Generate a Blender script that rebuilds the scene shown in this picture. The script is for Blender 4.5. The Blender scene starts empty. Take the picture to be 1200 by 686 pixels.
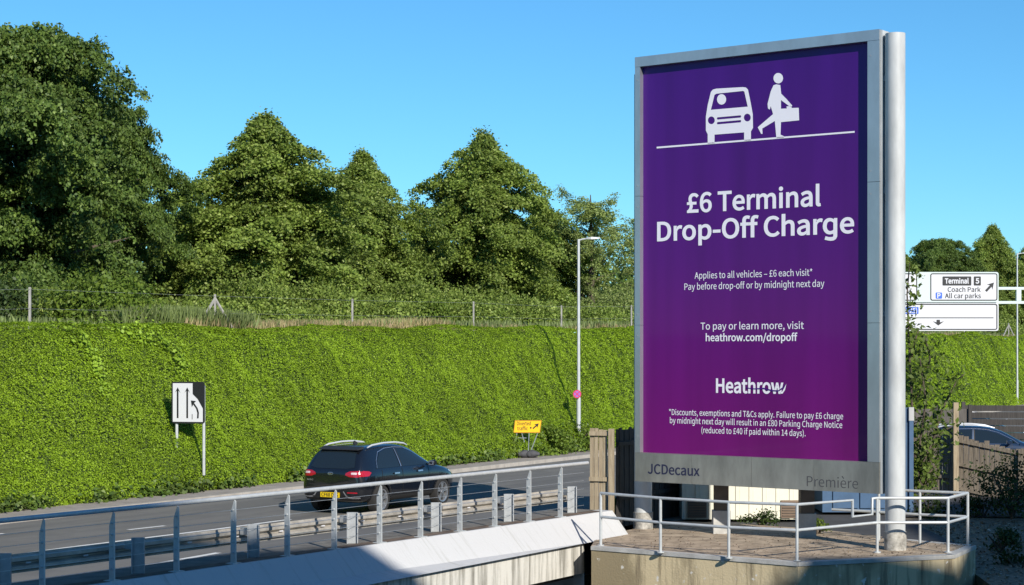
import bpy, bmesh, math, random, json
import numpy as np
from mathutils import Vector, Matrix
from mathutils.bvhtree import BVHTree
R = math.radians
scn = bpy.context.scene
COL = scn.collection
random.seed(7)

# ------------------------------------------------------------------ camera, sky, sun, exposure
F, HZ, CZ = 2100.0, 410.0, 3.9          # focal length in photo pixels, horizon row, eye height
cam = bpy.data.cameras.new('camera'); cam_o = bpy.data.objects.new('camera', cam); COL.objects.link(cam_o)
cam_o.location = (0, 0, CZ); cam_o.rotation_euler = (R(90), 0, 0)
cam.sensor_width = 36; cam.lens = F * 36 / 1200; cam.shift_y = (HZ - 343) / 1200
cam.clip_start = 0.1; cam.clip_end = 6000
scn.camera = cam_o
SUN_EL, SUN_AZ = R(28), R(26.6)           # azimuth: degrees right of straight behind the camera
tos = Vector((math.sin(SUN_AZ) * math.cos(SUN_EL), -math.cos(SUN_AZ) * math.cos(SUN_EL), math.sin(SUN_EL)))
w = bpy.data.worlds.new('World'); scn.world = w; w.use_nodes = True
nt = w.node_tree; bg = nt.nodes['Background']
sky = nt.nodes.new('ShaderNodeTexSky'); sky.sky_type = 'NISHITA'; sky.sun_disc = False
sky.sun_elevation = SUN_EL; sky.sun_rotation = math.atan2(tos.x, tos.y)
sky.air_density = 1.0; sky.dust_density = 0.0; sky.ozone_density = 10
tint = nt.nodes.new('ShaderNodeMixRGB'); tint.blend_type = 'MULTIPLY'; tint.inputs[0].default_value = 1; tint.inputs[2].default_value = (.78, 1.07, .99, 1)
nt.links.new(sky.outputs[0], tint.inputs[1]); nt.links.new(tint.outputs[0], bg.inputs[0]); bg.inputs[1].default_value = 0.118
sun = bpy.data.lights.new('sun', 'SUN'); sun.energy = 5.0; sun.angle = R(0.53); sun.color = (1, 0.94, 0.85)
sun_o = bpy.data.objects.new('sun', sun); COL.objects.link(sun_o)
sun_o.rotation_euler = (-tos).to_track_quat('-Z', 'Y').to_euler()
scn.view_settings.view_transform = 'Standard'; scn.view_settings.look = 'None'
scn.view_settings.exposure = 0.26; scn.view_settings.gamma = 1; scn.view_settings.use_curve_mapping = False

# ------------------------------------------------------------------ helpers
def P(s, n, z=0):                        # road frame: s along the road, n to its left
    return Vector((.5 * s - .866 * n, .866 * s + .5 * n, z))
def G(x, y, z=0):                        # ground point seen at a photo pixel
    d = F * (CZ - z) / (y - HZ)
    return Vector(((x - 600) / F * d, d, z))
def at(x, y, d):                         # point at depth d
    return Vector(((x - 600) / F * d, d, CZ - (y - HZ) / F * d))

def lin(c):
    return tuple(((v / 255) / 12.92 if v / 255 <= .04045 else ((v / 255 + .055) / 1.055) ** 2.4) for v in c)

def mat(name, col, rough=.6, metal=0., noise=0., scale=4., col2=None, bump=0., bscale=40., spec=.5, coat=0., stretch=None, detail=6):
    m = bpy.data.materials.new(name); m.use_nodes = True
    t = m.node_tree; b = t.nodes['Principled BSDF']
    b.inputs['Base Color'].default_value = (*col, 1); b.inputs['Roughness'].default_value = rough
    b.inputs['Metallic'].default_value = metal; b.inputs['Specular IOR Level'].default_value = spec
    b.inputs['Coat Weight'].default_value = coat
    tc = t.nodes.new('ShaderNodeTexCoord'); mp = t.nodes.new('ShaderNodeMapping')
    t.links.new(tc.outputs['Object'], mp.inputs[0])
    if stretch: mp.inputs['Scale'].default_value = stretch
    if noise or col2:
        nz = t.nodes.new('ShaderNodeTexNoise'); nz.inputs['Scale'].default_value = scale; nz.inputs['Detail'].default_value = detail
        nz.inputs['Roughness'].default_value = .65
        t.links.new(mp.outputs[0], nz.inputs['Vector'])
        cr = t.nodes.new('ShaderNodeValToRGB'); t.links.new(nz.outputs[0], cr.inputs[0])
        c2 = col2 or tuple(v * (1 - noise) for v in col)
        c1 = col if col2 else tuple(min(1, v * (1 + noise)) for v in col)
        cr.color_ramp.elements[0].position = .35; cr.color_ramp.elements[1].position = .65
        cr.color_ramp.elements[0].color = (*c2, 1); cr.color_ramp.elements[1].color = (*c1, 1)
        t.links.new(cr.outputs[0], b.inputs['Base Color'])
    if bump:
        n2 = t.nodes.new('ShaderNodeTexNoise'); n2.inputs['Scale'].default_value = bscale; n2.inputs['Detail'].default_value = 5
        t.links.new(mp.outputs[0], n2.inputs['Vector'])
        bp = t.nodes.new('ShaderNodeBump'); bp.inputs['Strength'].default_value = bump; bp.inputs['Distance'].default_value = .02
        t.links.new(n2.outputs[0], bp.inputs['Height']); t.links.new(bp.outputs[0], b.inputs['Normal'])
    return m

def mat_stain(name, base, dirt, streak=(6, 6, .6), amt=(.45, .7), rough=.85, blotch=None, white=None, rotz=0.):
    """concrete with vertical run-off streaks and blotches"""
    m = mat(name, base, rough, bump=.35, bscale=25)
    t = m.node_tree; b = t.nodes['Principled BSDF']
    tc = t.nodes.new('ShaderNodeTexCoord'); mp = t.nodes.new('ShaderNodeMapping'); mp.inputs['Scale'].default_value = streak
    mr_ = t.nodes.new('ShaderNodeMapping'); mr_.inputs['Rotation'].default_value = (0, 0, rotz)
    t.links.new(tc.outputs['Object'], mr_.inputs[0]); t.links.new(mr_.outputs[0], mp.inputs[0])
    n1 = t.nodes.new('ShaderNodeTexNoise'); n1.inputs['Scale'].default_value = 1; n1.inputs['Detail'].default_value = 8; n1.inputs['Roughness'].default_value = .7
    t.links.new(mp.outputs[0], n1.inputs['Vector'])
    r1 = t.nodes.new('ShaderNodeValToRGB'); r1.color_ramp.elements[0].position = amt[0]; r1.color_ramp.elements[1].position = amt[1]
    t.links.new(n1.outputs[0], r1.inputs[0])
    mx = t.nodes.new('ShaderNodeMixRGB'); mx.inputs[1].default_value = (*base, 1); mx.inputs[2].default_value = (*dirt, 1)
    t.links.new(r1.outputs[0], mx.inputs[0]); out = mx.outputs[0]
    for colr, sc, lo, hi in ((blotch, .8, .5, .62), (white, 6.5, .66, .71)):
        if not colr: continue
        n3 = t.nodes.new('ShaderNodeTexNoise'); n3.inputs['Scale'].default_value = sc; n3.inputs['Detail'].default_value = 7
        t.links.new(tc.outputs['Object'], n3.inputs['Vector'])
        r3 = t.nodes.new('ShaderNodeValToRGB'); r3.color_ramp.elements[0].position = lo; r3.color_ramp.elements[1].position = hi
        t.links.new(n3.outputs[0], r3.inputs[0])
        m3 = t.nodes.new('ShaderNodeMixRGB'); t.links.new(r3.outputs[0], m3.inputs[0]); t.links.new(out, m3.inputs[1]); m3.inputs[2].default_value = (*colr, 1)
        out = m3.outputs[0]
    t.links.new(out, b.inputs['Base Color'])
    return m

def leafmat(name, c1, c2, c3=None, trans=.3, rough=.55, vr=.3):
    m = bpy.data.materials.new(name); m.use_nodes = True
    t = m.node_tree; b = t.nodes['Principled BSDF']; o = t.nodes['Material Output']
    g = t.nodes.new('ShaderNodeNewGeometry'); cr = t.nodes.new('ShaderNodeValToRGB')
    t.links.new(g.outputs['Random Per Island'], cr.inputs[0])
    cr.color_ramp.elements[0].color = (*c1, 1); cr.color_ramp.elements[1].color = (*c2, 1)
    if c3:
        e = cr.color_ramp.elements.new(.88); e.color = (*c2, 1); cr.color_ramp.elements[-1].color = (*c3, 1)
    tc = t.nodes.new('ShaderNodeTexCoord'); nz = t.nodes.new('ShaderNodeTexNoise'); nz.inputs['Scale'].default_value = .45; nz.inputs['Detail'].default_value = 4
    t.links.new(tc.outputs['Object'], nz.inputs['Vector'])
    hs = t.nodes.new('ShaderNodeHueSaturation'); t.links.new(cr.outputs[0], hs.inputs['Color'])
    mr = t.nodes.new('ShaderNodeMapRange'); mr.inputs[1].default_value = .3; mr.inputs[2].default_value = .7; mr.inputs[3].default_value = 1 - vr; mr.inputs[4].default_value = 1 + vr
    t.links.new(nz.outputs[0], mr.inputs[0]); t.links.new(mr.outputs[0], hs.inputs['Value'])
    b.inputs['Roughness'].default_value = rough; b.inputs['Specular IOR Level'].default_value = .35
    t.links.new(hs.outputs[0], b.inputs['Base Color'])
    tr = t.nodes.new('ShaderNodeBsdfTranslucent'); t.links.new(hs.outputs[0], tr.inputs[0])
    mx = t.nodes.new('ShaderNodeMixShader'); mx.inputs[0].default_value = trans
    t.links.new(b.outputs[0], mx.inputs[1]); t.links.new(tr.outputs[0], mx.inputs[2]); t.links.new(mx.outputs[0], o.inputs[0])
    return m

class MB:
    def __init__(s): s.v = []; s.f = []
    def add(s, vs, fs):
        k = len(s.v); s.v += [tuple(v) for v in vs]; s.f += [tuple(i + k for i in f) for f in fs]; return s
    def box(s, c, sz, M=None):
        c = Vector(c); x, y, z = (v / 2 for v in sz)
        vs = [Vector((a * x, b * y, d * z)) for a, b, d in ((-1,-1,-1),(1,-1,-1),(1,1,-1),(-1,1,-1),(-1,-1,1),(1,-1,1),(1,1,1),(-1,1,1))]
        if M is not None: vs = [M @ v for v in vs]
        return s.add([c + v for v in vs], [(3,2,1,0),(4,5,6,7),(0,1,5,4),(1,2,6,5),(2,3,7,6),(3,0,4,7)])
    def prism(s, pts, z0, z1):
        n = len(pts)
        a = sum(pts[i][0] * pts[(i+1) % n][1] - pts[(i+1) % n][0] * pts[i][1] for i in range(n))
        if a < 0: pts = pts[::-1]
        vs = [(p[0], p[1], z0) for p in pts] + [(p[0], p[1], z1) for p in pts]
        return s.add(vs, [tuple(range(n-1, -1, -1)), tuple(range(n, 2*n))] + [(i, (i+1) % n, n + (i+1) % n, n + i) for i in range(n)])
    def tube(s, pts, r, k=10, cap=True):
        pts = [Vector(p) for p in pts]; n = len(pts); rs = r if isinstance(r, (list, tuple)) else [r] * n
        prev = None; rings = []
        for i, p in enumerate(pts):
            if i == 0: d = pts[1] - p
            elif i == n - 1: d = p - pts[i-1]
            else: d = (pts[i+1] - p).normalized() + (p - pts[i-1]).normalized()
            d.normalize()
            if prev is None: a = d.orthogonal().normalized()
            else:
                a = prev - d * prev.dot(d); a.normalize()
            prev = a; b = d.cross(a)
            rings.append([p + (a * math.cos(2*math.pi*j/k) + b * math.sin(2*math.pi*j/k)) * rs[i] for j in range(k)])
        vs = [v for r_ in rings for v in r_]
        fs = [(i*k+j, i*k+(j+1) % k, (i+1)*k+(j+1) % k, (i+1)*k+j) for i in range(n-1) for j in range(k)]
        if cap: fs += [tuple(range(k-1, -1, -1)), tuple(range((n-1)*k, n*k))]
        return s.add(vs, fs)
    def loft(s, rings, closed=True, cap=True):
        k = len(rings[0]); n = len(rings); vs = [v for r_ in rings for v in r_]
        m = k if closed else k - 1
        fs = [(i*k+j, i*k+(j+1) % k, (i+1)*k+(j+1) % k, (i+1)*k+j) for i in range(n-1) for j in range(m)]
        if cap: fs += [tuple(range(k-1, -1, -1)), tuple(range((n-1)*k, n*k))]
        return s.add(vs, fs)
    def build(s, name, m, parent=None, smooth=False, bevel=0):
        me = bpy.data.meshes.new(name); me.from_pydata(s.v, [], s.f); me.validate()
        bm = bmesh.new(); bm.from_mesh(me); bmesh.ops.recalc_face_normals(bm, faces=bm.faces[:])
        if bevel:
            bmesh.ops.bevel(bm, geom=bm.edges[:], offset=bevel, segments=2, affect='EDGES', clamp_overlap=True)
        bm.to_mesh(me); bm.free()
        return link(name, me, m, parent, smooth)

def link(name, me, m, parent=None, smooth=False):
    if m is not None and not me.materials: me.materials.append(m)
    if smooth:
        me.polygons.foreach_set('use_smooth', [True] * len(me.polygons))
        try: me.set_sharp_from_angle(angle=R(40))
        except Exception: pass
    o = bpy.data.objects.new(name, me); COL.objects.link(o)
    if parent: o.parent = parent
    return o
def tag(o, label=None, cat=None, group=None, kind=None):
    if label: o['label'] = label
    if cat: o['category'] = cat
    if group: o['group'] = group
    if kind: o['kind'] = kind
    return o
def thing(name, label, cat, loc=(0,0,0), rz=0, group=None):
    o = bpy.data.objects.new(name, None); COL.objects.link(o); o.location = loc; o.rotation_euler = (0, 0, rz)
    return tag(o, label, cat, group)
def copy_tree(o, parent=None):
    c = o.copy(); COL.objects.link(c)
    if parent: c.parent = parent
    for ch in [x for x in bpy.data.objects if x.parent == o]: copy_tree(ch, c)
    return c
def struct(name, mb, m, **k): return tag(mb.build(name, m, **k), kind='structure')
def fast_mesh(name, V, faces4, m, parent=None):
    me = bpy.data.meshes.new(name); n = len(faces4)
    me.vertices.add(len(V)); me.vertices.foreach_set('co', V.astype(np.float32).ravel())
    me.loops.add(n * 4); me.loops.foreach_set('vertex_index', faces4.astype(np.int32).ravel())
    me.polygons.add(n); me.polygons.foreach_set('loop_start', np.arange(0, n*4, 4, dtype=np.int32))
    me.update(calc_edges=True)
    return link(name, me, m, parent)
def unit(a): return a / (np.linalg.norm(a, axis=1, keepdims=True) + 1e-9)
def leaves(C, size, rng, bias=None, bw=.8, asp=.6, droop=0., fold=.25):
    """one folded leaf (two triangles worth of quad) per centre"""
    n = len(C)
    N = rng.normal(size=(n, 3))
    if bias is not None: N = N * (1 - bw * .6) + bias * bw * 1.6
    N = unit(N); T = rng.normal(size=(n, 3)); T[:, 2] -= droop
    T = unit(T - N * (T * N).sum(1, keepdims=True)); B = np.cross(N, T)
    L = (size * rng.uniform(.65, 1.3, n))[:, None]; W = L * asp
    V = np.stack([C - T * L * .5, C + B * W * .5 + N * L * fold * .5, C + T * L * .5 , C - B * W * .5 + N * L * fold * .5], 1).reshape(-1, 3)
    return V
def leaf_obj(name, V, m, parent=None):
    return fast_mesh(name, V, np.arange(len(V)).reshape(-1, 4), m, parent)

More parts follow.
